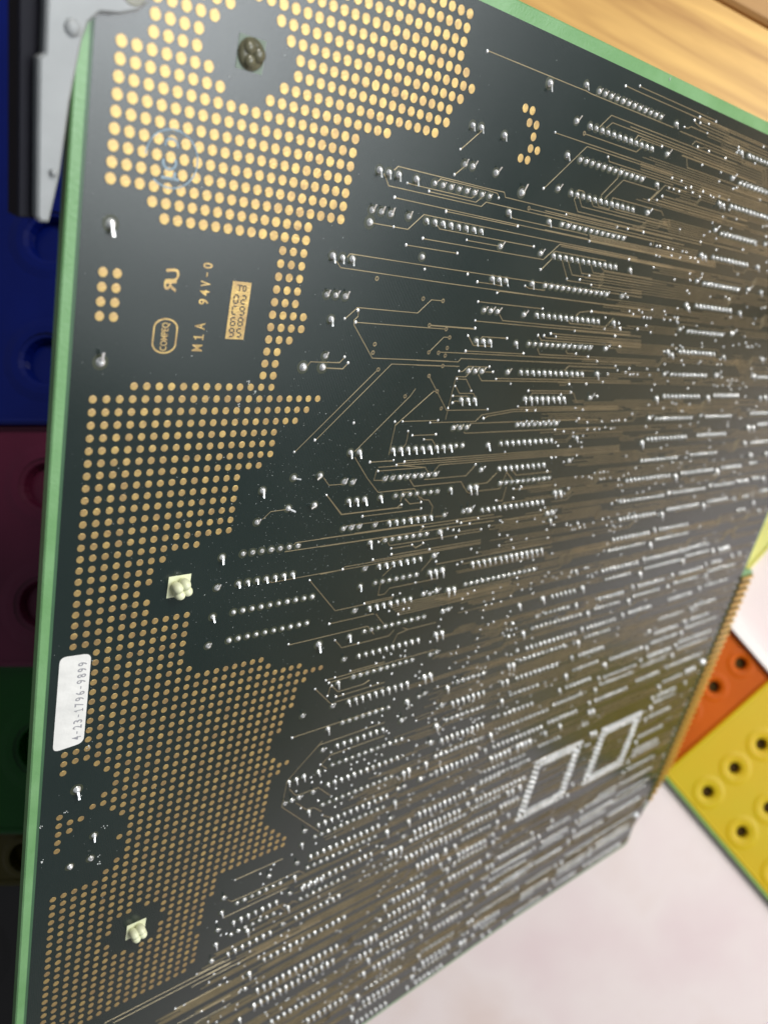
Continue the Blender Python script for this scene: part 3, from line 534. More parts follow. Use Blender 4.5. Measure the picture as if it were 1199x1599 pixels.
# ------------------------------------------------------------------ perforated trays and crates
def perforated(na, nb, pa, pb, r, rim, h, lift, L, Wd, off=(0, 0), seg=20):
    """flat plate L x Wd with na x nb round holes, each in a raised ring. Returns plate, list of hole centres"""
    mb = MB()
    xs = [off[0] + pa * i for i in range(na)]
    ys = [off[1] + pb * i for i in range(nb)]
    bx = [0.0] + [(xs[i] + xs[i + 1]) / 2 for i in range(na - 1)] + [L]
    by = [0.0] + [(ys[i] + ys[i + 1]) / 2 for i in range(nb - 1)] + [Wd]
    for i in range(na):
        for j in range(nb):
            cx, cy = xs[i], ys[j]
            x0, x1, y0, y1 = bx[i], bx[i + 1], by[j], by[j + 1]
            k = len(mb.v)
            for q in range(seg):
                a = 2 * math.pi * q / seg
                c, s_ = math.cos(a), math.sin(a)
                tx = ((x1 - cx) if c > 0 else (x0 - cx)) / c if abs(c) > 1e-9 else 1e9
                ty = ((y1 - cy) if s_ > 0 else (y0 - cy)) / s_ if abs(s_) > 1e-9 else 1e9
                tt = min(tx, ty)
                mb.v.append((cx + c * tt, cy + s_ * tt, h))
            prof = [(rim * 1.25, h), (rim, h + lift), (rim * 0.8, h + lift), (r * 1.25, h + lift * 0.2), (r, h - lift), (r * 0.9, h - 6 * lift)]
            for rr, zz in prof:
                for q in range(seg):
                    a = 2 * math.pi * q / seg
                    mb.v.append((cx + rr * math.cos(a), cy + rr * math.sin(a), zz))
            for lev in range(len(prof)):
                for q in range(seg):
                    a, b = k + lev * seg + q, k + lev * seg + (q + 1) % seg
                    mb.f.append((a, b, b + seg, a + seg))
            # corner fill triangles
            for (px, py) in ((x0, y0), (x1, y0), (x1, y1), (x0, y1)):
                a = math.atan2(py - cy, px - cx) % (2 * math.pi)
                q = int(a / (2 * math.pi) * seg) % seg
                mb.v.append((px, py, h))
                mb.f.append((k + q, len(mb.v) - 1, k + (q + 1) % seg))
    return mb


def tray(name, label, cat, m_lid, m_body, L, Wd, H, holes, loc, rz, group, rim_mat=None, bottom=0.0):
    root = bpy.data.objects.new(name, None)
    COL.objects.link(root)
    root.location = loc
    root.rotation_euler = (0, 0, rz)
    na, nb, pa, pb, off, r, rim, lift = holes
    mb = perforated(na, nb, pa, pb, r, rim, H, lift, L, Wd, off)
    o = obj('perforated_lid', mb.mesh(name + '_lid', m_lid), root)
    # side walls: four thin boards, floor under the holes
    th = 0.0015
    hh = H - 0.0004
    for k_, (x0, x1, y0, y1) in enumerate(((0, L, 0, th), (0, L, Wd - th, Wd), (0, th, th, Wd - th), (L - th, L, th, Wd - th))):
        b = MB()
        b.box(x0, x1, y0, y1, bottom, hh)
        obj('side_wall', b.mesh('side_wall', rim_mat if rim_mat and k_ == 0 else m_body), root)
    b = MB()
    b.box(th, L - th, th, Wd - th, H - 7.5 * lift - 0.0012, H - 7.5 * lift)
    obj('floor_panel', b.mesh('floor_panel', M['pit'] if H < 0.1 else m_body), root)  # low trays get a floor painted dark as hole shade
    # rounded lip round the lid
    b = MB()
    pts = []
    for (x, y) in ((0, 0), (L, 0), (L, Wd), (0, Wd)):
        pts.append((x, y))
    outer = inset(pts, -0.0008)
    inn = inset(pts, 0.0012)
    n = 4
    for (p, z) in ((outer, H - 0.003), (outer, H + 0.0002), (inset(pts, 0.0002), H + 0.0009), (inn, H + 0.0003)):
        b.v += [(x, y, z) for x, y in p]
    for j in range(3):
        for i in range(4):
            a, c = j * 4 + i, j * 4 + (i + 1) % 4
            b.f.append((a, c, c + 4, a + 4))
    obj('lip', b.mesh('lip', m_lid), root)
    if rim_mat:
        b = MB()
        b.box(0.0, L, -0.0019, -0.0009, 0.0002, H + 0.0002)
        obj('rim_strip', b.mesh('rim_strip', rim_mat), root)
    return tag(root, label, cat, group)


# the row of big crates behind the near edge of the board: their far ends stand just under it, carrying it
def board_limit(y, z):
    return -0.0409 + (0.3478 - z + 0.749 * (y - 0.0843)) / 1.0012 - 0.0062


CR = [('blue', 0.0575, 0.330, 0.180, 'glossy dark blue crate behind the upper left edge of the board'),
      ('plum', -0.0285, 0.0565, 0.176, 'plum purple crate between the blue and the green crate'),
      ('green', -0.0870, -0.0295, 0.172, 'dark green crate next to the plum crate'),
      ('olive', -0.1060, -0.0880, 0.168, 'narrow olive yellow crate between the green and the black crate'),
      ('black', -0.2600, -0.1070, 0.164, 'black crate at the lower left corner')]
for key, y0, y1, h, label in CR:
    xe = min(board_limit(y0, h), 0.0)
    x0 = -0.34
    L, Wd = xe - x0, y1 - y0
    nb = max(1, int(Wd / 0.040))
    pb = Wd / nb
    na = int(L / 0.046)
    tray('plastic_crate', label, 'crate', M[key], M[key], L, Wd, h,
         (na, nb, L / na, pb, (L / na / 2, pb / 2), min(0.0085, pb * 0.3), min(0.0125, pb * 0.36), 0.0007),
         (x0, y0, 0), 0, 'crates in a row under the leaning board')

# the two small trays on the table beyond the connector edge
a_dir = Vector((0.643, -0.766, 0))
b_dir = Vector((0.766, 0.643, 0))
RZ = math.atan2(-0.766, 0.643)


YA, YB, YW = 0.1795, 0.0520, 0.0790


def ab(a, b, z=0.0):
    p = a_dir * a + b_dir * b
    return (p.x, p.y, z)


tray('plastic_tray', 'yellow perforated tray with a green rim beyond the gold connector edge', 'tray', M['yellow'], M['yellow'],
     0.19, YW, 0.0060, (7, 4, 0.0280, 0.0200, (0.0230, 0.0110), 0.0033, 0.0076, 0.0004), ab(YA, YB), RZ,
     'small perforated trays on the table', rim_mat=M['green_rim'])
tray('plastic_tray', 'orange perforated tray touching the yellow tray beside the connector', 'tray', M['orange'], M['orange'],
     0.058, YW, 0.0058, (2, 4, 0.0280, 0.0200, (0.0135, 0.0120), 0.0034, 0.0068, 0.0004), ab(YA - 0.0587, YB), RZ,
     'small perforated trays on the table')
tray('plastic_tray', 'pale lime yellow tray at the right picture edge above the orange one', 'tray', M['lime'], M['lime'],
     0.12, 0.16, 0.0060, (4, 6, 0.0270, 0.0250, (0.02, 0.018), 0.0024, 0.0068, 0.0004),
     (0.1935, -0.0045, 0), math.atan2(0.01456, 0.01373), 'small perforated trays on the table')
mb = MB()
mb.box(0, 0.075, 0, 0.0054, 0, 0.0095)
o = obj('white_strip', mb.mesh('white_strip', M['white']), None, ab(YA - 0.058, YB + YW + 0.001), RZ)
tag(o, 'white plastic strip lying along the orange tray', 'strip')

# ------------------------------------------------------------------ wooden shelf
root = bpy.data.objects.new('wooden_bench', None)
COL.objects.link(root)
WA = math.radians(-31)
root.location = (0.14493, 0.24798, 0.14)
root.rotation_euler = (0, 0, WA)
b = MB()
b.prism([(-0.32, -0.0722), (0.30, -0.0722), (0.30, -0.0012), (-0.32, -0.0012)], -0.022, 0.0, 0.0012)
obj('plank', b.mesh('plank', M['wood1']), root)
b = MB()
b.prism([(-0.32, 0.0012), (0.30, 0.0012), (0.30, 0.14), (-0.32, 0.14)], -0.024, -0.0006, 0.0015)
obj('plank', b.mesh('plank', M['wood2']), root)
for x in (-0.22, 0.22):
    b = MB()
    b.box(x - 0.02, x + 0.02, -0.05, 0.12, -0.14, -0.0245)
    obj('leg', b.mesh('leg', M['wood2']), root)
tag(root, 'pale pine bench top with a dark seam between two planks, top right', 'bench')

# ------------------------------------------------------------------ the circuit board
board = bpy.data.objects.new('circuit_board', None)
COL.objects.link(board)
BM = ((0.7523825311950696, 0.20710334372622022, 0.6253229020032143),
      (0.14901856200335772, 0.8711684516633038, -0.46782368153497783),
      (-0.6416494330479485, 0.4451670853105679, 0.6245896822915578))
board.matrix_world = Matrix(((*BM[0], -0.04091405722520548), (*BM[1], 0.08433540386547429), (*BM[2], 0.34778262883348265), (0, 0, 0, 1)))
tag(board, 'large black printed circuit board with green edges, solder side, leaning on the crates', 'circuit board')


def B(mb, name, m, parent=None, kind=None, smooth=False):
    """board-unit mesh (u, -v, h) -> object under the board"""
    mb.sc = G
    o = obj(name, mb.mesh(name, m, smooth), parent or board)
    if kind:
        o['kind'] = kind
    return o


def uv(pts):
    """u, v list (clockwise in u,v seen from the front) -> x, y counter-clockwise"""
    p = [(u, -v) for u, v in pts]
    area2 = sum(p[i - 1][0] * p[i][1] - p[i][0] * p[i - 1][1] for i in range(len(p)))
    return p if area2 > 0 else p[::-1]


def rounded(pts, r, k=4):
    out = []
    n = len(pts)
    for i in range(n):
        p, q, s = Vector(pts[i - 1]), Vector(pts[i]), Vector(pts[(i + 1) % n])
        rr = min(r, (p - q).length * 0.45, (s - q).length * 0.45)
        a, c = q + (p - q).normalized() * rr, q + (s - q).normalized() * rr
        for j in range(k + 1):
            t_ = j / k
            out.append(tuple((1 - t_) ** 2 * a + 2 * t_ * (1 - t_) * q + t_ ** 2 * c))
    return out


OUT = [(-2.75, -11.4), (127.5, -11.4), (127.5, 57.0), (131.9, 57.8), (131.6, 106.0), (127.2, 116.2), (125.4, 118.2), (125.9, 124.6),
       (88, 125.5), (54, 128.2), (-2.75, 131.5)]
mb = MB()
mb.prism(rounded(uv(OUT), 0.9), -0.9, 0.0, 0.12)
B(mb, 'substrate', M['laminate'])
FR = [(-1.95, -9.5), (-1.6, -9.5), (-1.6, 129.5), (-1.95, 129.5)]
mb = MB()
mb.prism(uv(FR), 0.002, 0.0035)
B(mb, 'mask_fringe', M['fringe'])
MSK = [(-1.7, -10.15), (127.1, -10.15), (127.1, 117.0), (125.2, 118.0), (125.5, 124.0), (88, 124.9), (54, 127.6), (-1.7, 130.6)]
mb = MB()
mb.prism(rounded(uv(MSK), 0.7), 0.004, 0.02)
B(mb, 'solder_mask', M['mask'])
mb = MB()
mb.prism(uv([(127.2, 58.4), (131.5, 58.4), (131.2, 106.0), (127.4, 114.6)]), 0.004, 0.03)
B(mb, 'connector_tongue', M['tongue'])

# gold contact fingers along the connector edge, shared mesh
mb = MB()
mb.sc = G
mb.prism([(0, -0.36), (4.5, -0.36), (4.5, 0.36), (0, 0.36)], 0.0, 0.42, 0.10)
finger = mb.mesh('contact_finger', M['gold'])
v = 58.9
while v < 113.6:
    ln = 1.0 if v < 106 else max(0.25, 1 - (v - 106) / 8.9)
    o = obj('contact_finger', finger, board, (127.25 * G, -v * G, 0.031 * G))
    o.scale = (ln * (0.985 + 0.03 * random.Random(int(v * 10)).random()), 1, 1)
    v += 1.45

SURF = 0.021

# ------------------------------------------------------------------ copper dots
dots = set()


def fill(r, a, b):
    for c in range(a, b + 1):
        dots.add((c, r))


for r in range(-9, 0):
    fill(r, 2, {-4: 30, -5: 29, -3: 29}.get(r, 28))
fill(0, 0, 27)
fill(1, 0, 22)
for r in range(2, 9):
    fill(r, 0, 19)
fill(9, 3, 16)
fill(10, 4, 16)
for r in range(11, 23):
    fill(r, 14, 17 if r in (16, 17) else (15 if r >= 19 else 16))
fill(22, 3, 15)
RE = {23: 20, 24: 19, 25: 18, 26: 16, 27: 16, 28: 16, 29: 15, 36: 10, 37: 7, 38: 6, 39: 6, 40: 5, 41: 6, 42: 6, 49: 11, 50: 19, 51: 20,
      52: 24, 53: 27, 54: 25, 55: 24, 56: 24, 57: 24, 58: 23, 59: 23, 60: 23, 61: 22, 62: 22, 63: 22, 64: 23, 65: 25, 66: 24, 74: 24,
      75: 25, 76: 26, 77: 27, 78: 27, 86: 16, 92: 16}
LE = {57: 3, 58: 4, 59: 5, 60: 5, 61: 4, 62: 3, 63: 5, 64: 6, 65: 7, 66: 7, 67: 6, 68: 7, 69: 7, 70: 6, 71: 5}
for r in range(23, 93):
    if r in RE:
        e = RE[r]
    elif 30 <= r <= 35:
        e = 13
    elif 43 <= r <= 48:
        e = 10
    elif 67 <= r <= 73:
        e = 23
    elif 79 <= r <= 81:
        e = 18
    else:
        e = 17
    s0 = LE.get(r, 0)
    if 45 <= r <= 54:
        s0 = 2
    fill(r, s0, e)
for c, r in ((0, 57), (0, 62), (0, 63), (1, 63), (2, 63), (0, 64), (1, 64), (0, 65), (0, 66)):
    dots.add((c, r))
for r, a, b in ((1, 8, 10), (0, 7, 11), (-1, 6, 12), (-2, 6, 12), (-3, 7, 11), (-4, 8, 10),
                (78, 9, 9), (79, 7, 11), (80, 7, 11), (81, 6, 12), (82, 7, 11), (83, 7, 11), (84, 9, 9)):
    for c in range(a, b + 1):
        dots.discard((c, r))
dots = [(float(c), float(r)) for c, r in dots if not (c < 3 and r < -3)]
for s in GOLD.split(';'):
    a, b = s.split()
    dots.append((float(a), float(b)))
dots.sort(key=lambda d: d[0] * 0.652 + d[1] * 0.3675)


def dot_r(v, u):
    return 0.372 if v <= 10.5 else (0.335 if v < 22 else 0.298)


def dot_mb(mb, u, v, r):
    mb.lathe([(r, 0.0), (r, 0.016), (r * 0.93, 0.024)], 18, u, -v)


dmesh = {}
rest = MB()
for i, (u, v) in enumerate(dots):
    r = dot_r(v, u)
    if i < 300:
        if r not in dmesh:
            mb = MB()
            mb.sc = G
            dot_mb(mb, 0, 0, r)
            dmesh[r] = mb.mesh('copper_dot', M['copper'])
        obj('copper_dot', dmesh[r], board, (u * G, -v * G, SURF * G))
    else:
        dot_mb(rest, u, v, r)
rest.v = [(x, y, z + SURF) for x, y, z in rest.v]
B(rest, 'copper_dot', M['copper'], kind='stuff')

# ------------------------------------------------------------------ solder joints
pins = []
for s in ROWS.split(';'):
    a, v, n, k = s.split()
    for i in range(int(n)):
        pins.append((float(a) + i, float(v), k))
for s in PINS.split(';'):
    a, v, k = s.split()
    pins.append((float(a), float(v), k))
for (u0, n, v0) in ((77.2, 12, 84.2), (95.4, 12, 83.7)):     # two square grid-array sockets
    for ring in (0, 1):
        lo, hi = ring * 1.0, n - ring * 1.0
        m_ = int(hi - lo)
        for i in range(m_):
            q = lo + i + 0.5 * ring
            for (x, y) in ((q, lo), (hi, q), (n - q, hi), (lo, n - q)):
                pins.append((u0 + x, v0 + y, '02'))
pins.sort(key=lambda p: p[0] * 0.652 + p[1] * 0.3675)
rnd = random.Random(5)


def joint_mb(mb, u, v, k, rot=0.0, var=1.0):
    d, b = k[0], int(k[1])
    R_ = (0.225, 0.25, 0.31, 0.70)[b] * var
    H_ = (0.20, 0.23, 0.28, 0.6)[b] * var
    mb.lathe([(R_ * 1.12, 0.0), (R_, 0.05), (R_ * 0.86, H_ * 0.55), (R_ * 0.55, H_ * 0.92), (R_ * 0.18, H_)], 9, u, -v)
    if d == '0' or b == 3:
        return
    ln = (0.31, 0.56, 0.70)[b] * var * rnd.uniform(0.85, 1.15)
    w = (0.065, 0.075, 0.09)[b]
    ang = {'d': -math.pi / 2, 'u': math.pi / 2, 'r': -0.25, 'l': math.pi + 0.2}[d] + rot
    c, s_ = math.cos(ang), math.sin(ang)
    z0, z1, th = H_ * 0.62, H_ + (0.08, 0.17, 0.2)[b], 0.075
    pts = []
    for (x, y, z) in ((0, -w, z0), (0, w, z0), (ln, w, z1), (ln, -w, z1), (0, -w, z0 + th), (0, w, z0 + th), (ln, w, z1 + th * 0.8), (ln, -w, z1 + th * 0.8)):
        pts.append((u + x * c - y * s_, -v + x * s_ + y * c, z))
    mb.add(pts, [(0, 1, 2, 3), (4, 7, 6, 5), (0, 4, 5, 1), (1, 5, 6, 2), (2, 6, 7, 3), (3, 7, 4, 0)])


jm = {}
rest = MB()
halo = MB()
for i, (u, v, k) in enumerate(pins):
    if i < 300:
        if k not in jm:
            mb = MB()
            mb.sc = G
            joint_mb(mb, 0, 0, k)
            jm[k] = mb.mesh('solder_joint', M['solder'])
            n_ = len(jm[k].polygons)
            jm[k].polygons.foreach_set('use_smooth', [j < 37 for j in range(n_)])
        o = obj('solder_joint', jm[k], board, (u * G, -v * G, (SURF + 0.004) * G), rnd.uniform(-0.16, 0.16))
        q = rnd.uniform(0.9, 1.08)
        o.scale = (q, q, q)
    else:
        joint_mb(rest, u, v, k, rnd.uniform(-0.18, 0.18), rnd.uniform(0.88, 1.1))
    r_ = 0.46 if k[1] != '2' else 0.6
    halo.lathe([(r_, SURF), (r_ - 0.03, SURF + 0.0025)], 14, u - 0.03, -v)
rest.v = [(x, y, z + SURF + 0.004) for x, y, z in rest.v]
o = B(rest, 'solder_joint', M['solder'], kind='stuff', smooth=True)
B(halo, 'clearance_ring', M['halo'], kind='stuff')

# ------------------------------------------------------------------ traces
hz = [SURF + 0.006]


def ribbon(mb, pts, w=0.040):
    hz[0] += 0.00004
    z = hz[0]
    P = [Vector((u, -v)) for u, v in pts]
    n = len(P)
    L_, R_ = [], []
    for i in range(n):
        if i == 0:
            t_ = (P[1] - P[0]).normalized()
            nn, sc = Vector((-t_.y, t_.x)), 1.0
        elif i == n - 1:
            t_ = (P[-1] - P[-2]).normalized()
            nn, sc = Vector((-t_.y, t_.x)), 1.0
        else:
            t1, t2 = (P[i] - P[i - 1]).normalized(), (P[i + 1] - P[i]).normalized()
            n1 = Vector((-t1.y, t1.x))
            nn = (n1 + Vector((-t2.y, t2.x)))
            nn = nn.normalized() if nn.length > 1e-5 else n1
            sc = 1 / max(0.5, nn.dot(n1))
        L_.append(P[i] + nn * w * sc)
        R_.append(P[i] - nn * w * sc)
    k = len(mb.v)
    for i in range(n):
        l, r = L_[i], R_[i]
        c = (l + r) / 2
        a, b = c + (l - c) * 0.62, c + (r - c) * 0.62
        mb.v += [(l.x, l.y, SURF), (a.x, a.y, z), (b.x, b.y, z), (r.x, r.y, SURF)]
    for i in range(n - 1):
        o_ = k + 4 * i
        for j in range(3):
            mb.f.append((o_ + j + 1, o_ + j, o_ + 4 + j, o_ + 5 + j))


tr = []
for s in TRACES.split(';'):
    tr.append([tuple(float(q) for q in p.split(',')) for p in s.split()])
for pts in tr:
    mb = MB()
    ribbon(mb, pts)
    B(mb, 'trace', M['trace'])

# dense routing over the far half of the board: buses along u with jogs, broken at the joints
grid = {}
for (u, v, k) in pins:
    grid.setdefault((int(u // 1), int(v // 1)), []).append((u, v))


def near_pin(u, v, d):
    a, b = int(u // 1), int(v // 1)
    for i in (-1, 0, 1):
        for j in (-1, 0, 1):
            for (x, y) in grid.get((a + i, b + j), ()):
                if abs(x - u) < 0.55 and abs(y - v) < d:
                    return True
    return False


def u_start(v):
    if v < 8:
        return 58
    if v < 22:
        return 55 - (v - 8) * 0.25
    if v < 34:
        return 51
    if v < 60:
        return 50 - (v - 34) * 0.35
    if v < 80:
        return 40 - (v - 60) * 0.5
    return max(10, 30 - (v - 80) * 0.9)


rnd = random.Random(11)
mass = MB()
evias = []
v = -8.9
while v < 123.0:
    lanes = rnd.randint(3, 7)
    pitch = rnd.choice((0.23, 0.25, 0.28))
    cuts = []
    u = u_start(v) + rnd.uniform(-3, 9)
    # bus-wide jog positions
    jogs = sorted((rnd.uniform(u, 126), rnd.choice((-0.65, 0.65))) for _ in range(rnd.randint(1, 4)))

    def off(uu, lane=0):
        s_ = 0.0
        for ju, jd in jogs:
            tt = (uu - ju + lane * pitch * (1 if jd > 0 else -1) * 0.41) / abs(jd)
            s_ += jd * max(0.0, min(1.0, tt))
        return s_
    for ln in range(lanes):
        uu = u + rnd.uniform(-1.0, 3.5)
        while uu < 125.5:
            run = rnd.uniform(5, 42)
            e = min(125.8, uu + run)
            xs = [uu]
            for ju, jd in jogs:
                sh = ln * pitch * (1 if jd > 0 else -1) * 0.41
                for q in (ju - sh, ju - sh + abs(jd)):
                    if uu < q < e:
                        xs.append(q)
            xs.append(e)
            xs = sorted(xs)
            # walk, stop at the first joint in the way
            step = uu
            stop = e
            while step < e:
                if near_pin(step, v + ln * pitch + off(step, ln), 0.36):
                    stop = step - 0.5
                    break
                step += 0.4
            if stop - uu > 1.6:
                ks = [x for x in xs if x < stop - 0.2] + [stop]
                pts = [(x, v + ln * pitch + off(x, ln)) for x in ks]
                if all(-9.7 < p[1] < 123.6 for p in pts):
                    ribbon(mass, pts, 0.031)
                    if rnd.random() < 0.22:
                        evias.append(pts[-1])
                    if rnd.random() < 0.16:
                        evias.append(pts[0])
            uu = stop + rnd.choice((0.9, 1.6, 3.0, 6.0)) * rnd.uniform(0.7, 1.4)
    v += lanes * pitch + rnd.choice((0.2, 0.5, 0.9, 1.3))
B(mass, 'trace', M['trace'], kind='stuff')

# ------------------------------------------------------------------ vias
via = MB()
vp = [tuple(float(q) for q in s.split()) for s in VIAS.split(';')]
for u, v in vp:
    q = rnd.uniform(0.85, 1.15)
    via.lathe([(0.15 * q, SURF + 0.006), (0.125 * q, SURF + 0.05), (0.07 * q, SURF + 0.085)], 8, u, -v)
for u, v in evias:
    if not near_pin(u, v, 0.4):
        q = rnd.uniform(0.8, 1.1)
        via.lathe([(0.155 * q, SURF + 0.006), (0.13 * q, SURF + 0.05), (0.07 * q, SURF + 0.085)], 8, u, -v)
B(via, 'via', M['solder'], kind='stuff', smooth=True)
for s in OPENV.split(';'):
    u, v = (float(q) for q in s.split())
    mb = MB()
    mb.lathe([(0.22, 0.0), (0.20, 0.03), (0.12, 0.03), (0.10, 0.004)], 12, u, -v, cap=False)
    mb.v = [(x, y, z + SURF + 0.008) for x, y, z in mb.v]
    o = B(mb, 'open_via', M['trace'])
    mb = MB()
    mb.lathe([(0.11, SURF + 0.011), (0.1, SURF + 0.0125)], 10, u, -v)
    B(mb, 'hole', M['hole'], parent=o)


# ------------------------------------------------------------------ lettering
def text_geo(body, w, h):
    c = bpy.data.curves.new('txt', 'FONT')
    c.body = body
    c.resolution_u = 3
    c.offset = 0.018
    to = bpy.data.objects.new('txt', c)
    COL.objects.link(to)
    dg = bpy.context.evaluated_depsgraph_get()
    dg.update()
    me = bpy.data.meshes.new_from_object(to.evaluated_get(dg))
    vs = [tuple(p.co) for p in me.vertices]
    fs = [tuple(p.vertices) for p in me.polygons]
    bpy.data.objects.remove(to, do_unlink=True)
    bpy.data.meshes.remove(me)
    bpy.data.curves.remove(c)
    x0, x1 = min(p[0] for p in vs), max(p[0] for p in vs)
    y0, y1 = min(p[1] for p in vs), max(p[1] for p in vs)
    return [((p[0] - x0) / (x1 - x0) * w, (p[1] - y0) / (y1 - y0) * h) for p in vs], fs


def lettering(name, body, u_base, v_start, w, h, m, z=0.03, upright=False, mirror=False, shear=0.0, parent=None, space=False):
    mb = MB()
    glyphs = [(body, 0.0, w)]
    if space:                                   # mono-spaced, character by character
        glyphs = []
        n = len(body)
        cw = w / n
        for i, ch in enumerate(body):
            k = 0.50 if ch in '1' else (0.62 if ch != '-' else 0.5)
            glyphs.append((ch, i * cw + (1 - k) * cw / 2, k * cw))
    for g_, x0, gw in glyphs:
        if g_ == ' ':
            continue
        gh, yo = (h, 0.0) if g_ != '-' else (h * 0.12, h * 0.42)
        if g_ == '1':
            e_ = 0.0
            st_ = gw * 0.30
            q_ = [(gw * 0.5 - st_ / 2, gw * 0.5 + st_ / 2, gh * 0.121, gh), (0, gw, 0, gh * 0.12), (gw * 0.04, gw * 0.5 - st_ / 2 - 1e-3, gh * 0.70, gh * 0.84)]
            vs, fs = [], []
            for (xa, xb, ya, yb) in q_:
                fs.append(tuple(range(len(vs), len(vs) + 4)))
                vs += [(xa, ya), (xb, ya), (xb, yb), (xa, yb)]
        else:
            vs, fs = text_geo(g_, gw, gh)
        k = len(mb.v)
        for x, y in vs:
            if mirror:
                x = gw - x
            x += x0 + shear * y
            y += yo
            if upright:
                mb.v.append((u_base + x, -(v_start - y), z))
            else:
                mb.v.append((u_base - y, -(v_start - x), z))
        mb.f += [tuple(k + i for i in (reversed(f) if mirror else f)) for f in fs]
    return B(mb, name, m, parent)


lettering('lettering', 'M1A', 8.16, 19.35, 2.5, 0.85, M['copper'], space=True)
lettering('lettering', '94V-0', 8.18, 15.75, 3.3, 0.80, M['copper'], space=True)
lettering('safety_mark', 'R', 5.45, 14.92, 0.85, 0.95, M['copper'], mirror=True, shear=-0.12)
lettering('safety_mark', 'U', 5.6, 14.12, 0.92, 1.05, M['copper'], shear=-0.12)
lettering('lettering', 'COMPEQ', 5.34, 19.25, 2.1, 0.66, M['copper'])


def ring(mb, cu, cv, ru, rv, w, z0, z1, n=48, gap=None, straight=0.0):
    k = len(mb.v)
    seq = []
    for i in range(n + 1):
        a = 2 * math.pi * i / n
        if gap and gap[0] < a < gap[1]:
            continue
        c, s_ = math.cos(a), math.sin(a)
        dy = straight if s_ > 0 else -straight
        seq.append(((cu + ru * c, -(cv + rv * s_ + dy)), (cu + (ru - w) * c, -(cv + (rv - w) * s_ + dy)), a))
    for (o_, i_, a) in seq:
        mb.v += [(*o_, z0), (*i_, z0), (*o_, z1), (*i_, z1)]
    for j in range(len(seq) - 1):
        if seq[j + 1][2] - seq[j][2] > 4 * math.pi / n:
            continue
        q = k + 4 * j
        mb.f += [(q + 2, q + 3, q + 7, q + 6), (q, q + 2, q + 6, q + 4), (q + 3, q + 1, q + 5, q + 7)]


mb = MB()
ring(mb, 5.0, 18.15, 0.98, 0.78, 0.13, SURF, 0.034, 40, straight=0.55)
B(mb, 'maker_oval', M['copper'])
mb = MB()
mb.prism(uv([(10.02, 13.68), (11.66, 13.68), (11.66, 18.12), (10.02, 18.12)]), SURF, 0.034)
panel = B(mb, 'date_panel', M['copper'])
lettering('lettering', 'T0', 10.45, 14.42, 0.85, 0.52, M['etch'], 0.0365, upright=True, parent=panel)
SEG = {'8': 'abcdefg', '0': 'abcdef', '5': 'acdfg', '9': 'abcdfg', '6': 'acdefg', '2': 'abdeg', '3': 'abcdg', 'c': 'adef', 'u': 'bcdef'}
mb = MB()
for col, digs in ((10.50, '96c0'), (11.16, '5892')):
    for i, dg_ in enumerate(digs):
        cu, cv = col, 17.60 - 0.86 * i
        w_, h_ = 0.19, 0.22
        for s_ in SEG[dg_]:
            (x, y, hor) = {'a': (0, -2 * h_ / 1.4, 1), 'g': (0, 0, 1), 'd': (0, 2 * h_ / 1.4, 1), 'f': (-w_, -h_ / 1.4, 0), 'b': (w_, -h_ / 1.4, 0),
                           'e': (-w_, h_ / 1.4, 0), 'c': (w_, h_ / 1.4, 0)}[s_]
            a_, b_ = (0.14, 0.06) if hor else (0.06, 0.12)
            mb.box(cu + x - a_, cu + x + a_, -cv - y - b_, -cv - y + b_, 0.0345, 0.037)
B(mb, 'segment_digits', M['etch'], parent=panel)

# rubber-stamped ring with small figures, pale ink over dots and mask
mb = MB()
ring(mb, 4.1, 6.1, 1.95, 1.9, 0.12, 0.047, 0.050, 56, gap=(2.35, 3.05))
stamp = B(mb, 'ink_stamp', M['ink'])
mb = MB()
ring(mb, 3.95, 6.35, 0.55, 0.50, 0.17, 0.047, 0.050, 28, gap=(3.6, 5.6))
ring(mb, 3.95, 5.25, 0.52, 0.48, 0.16, 0.047, 0.050, 28, gap=(0.4, 2.7))
mb.box(3.45, 4.75, -7.42, -7.24, 0.047, 0.05)
mb.box(4.3, 4.5, -7.42, -6.9, 0.0472, 0.0502)
B(mb, 'stamp_figure', M['ink'], parent=stamp)

# ------------------------------------------------------------------ sticker
mb = MB()
st = rounded(uv([(-1.02, 44.75), (1.58, 44.95), (1.58, 54.15), (-1.05, 54.35)]), 0.62, 5)
n = len(st)
mb.v = [(x, y, 0.046) for x, y in st] + [(x, y, 0.066) for x, y in st]
mb.f = [tuple(range(n, 2 * n))] + [(i, (i + 1) % n, n + (i + 1) % n, n + i) for i in range(n)]
sticker = B(mb, 'sticker', M['label'])
sticker['label'] = 'white rounded label with a printed part number'
lettering('lettering', '4-23-1796-9899', 1.30, 53.75, 8.2, 0.78, M['print'], 0.0685, parent=sticker, space=True)


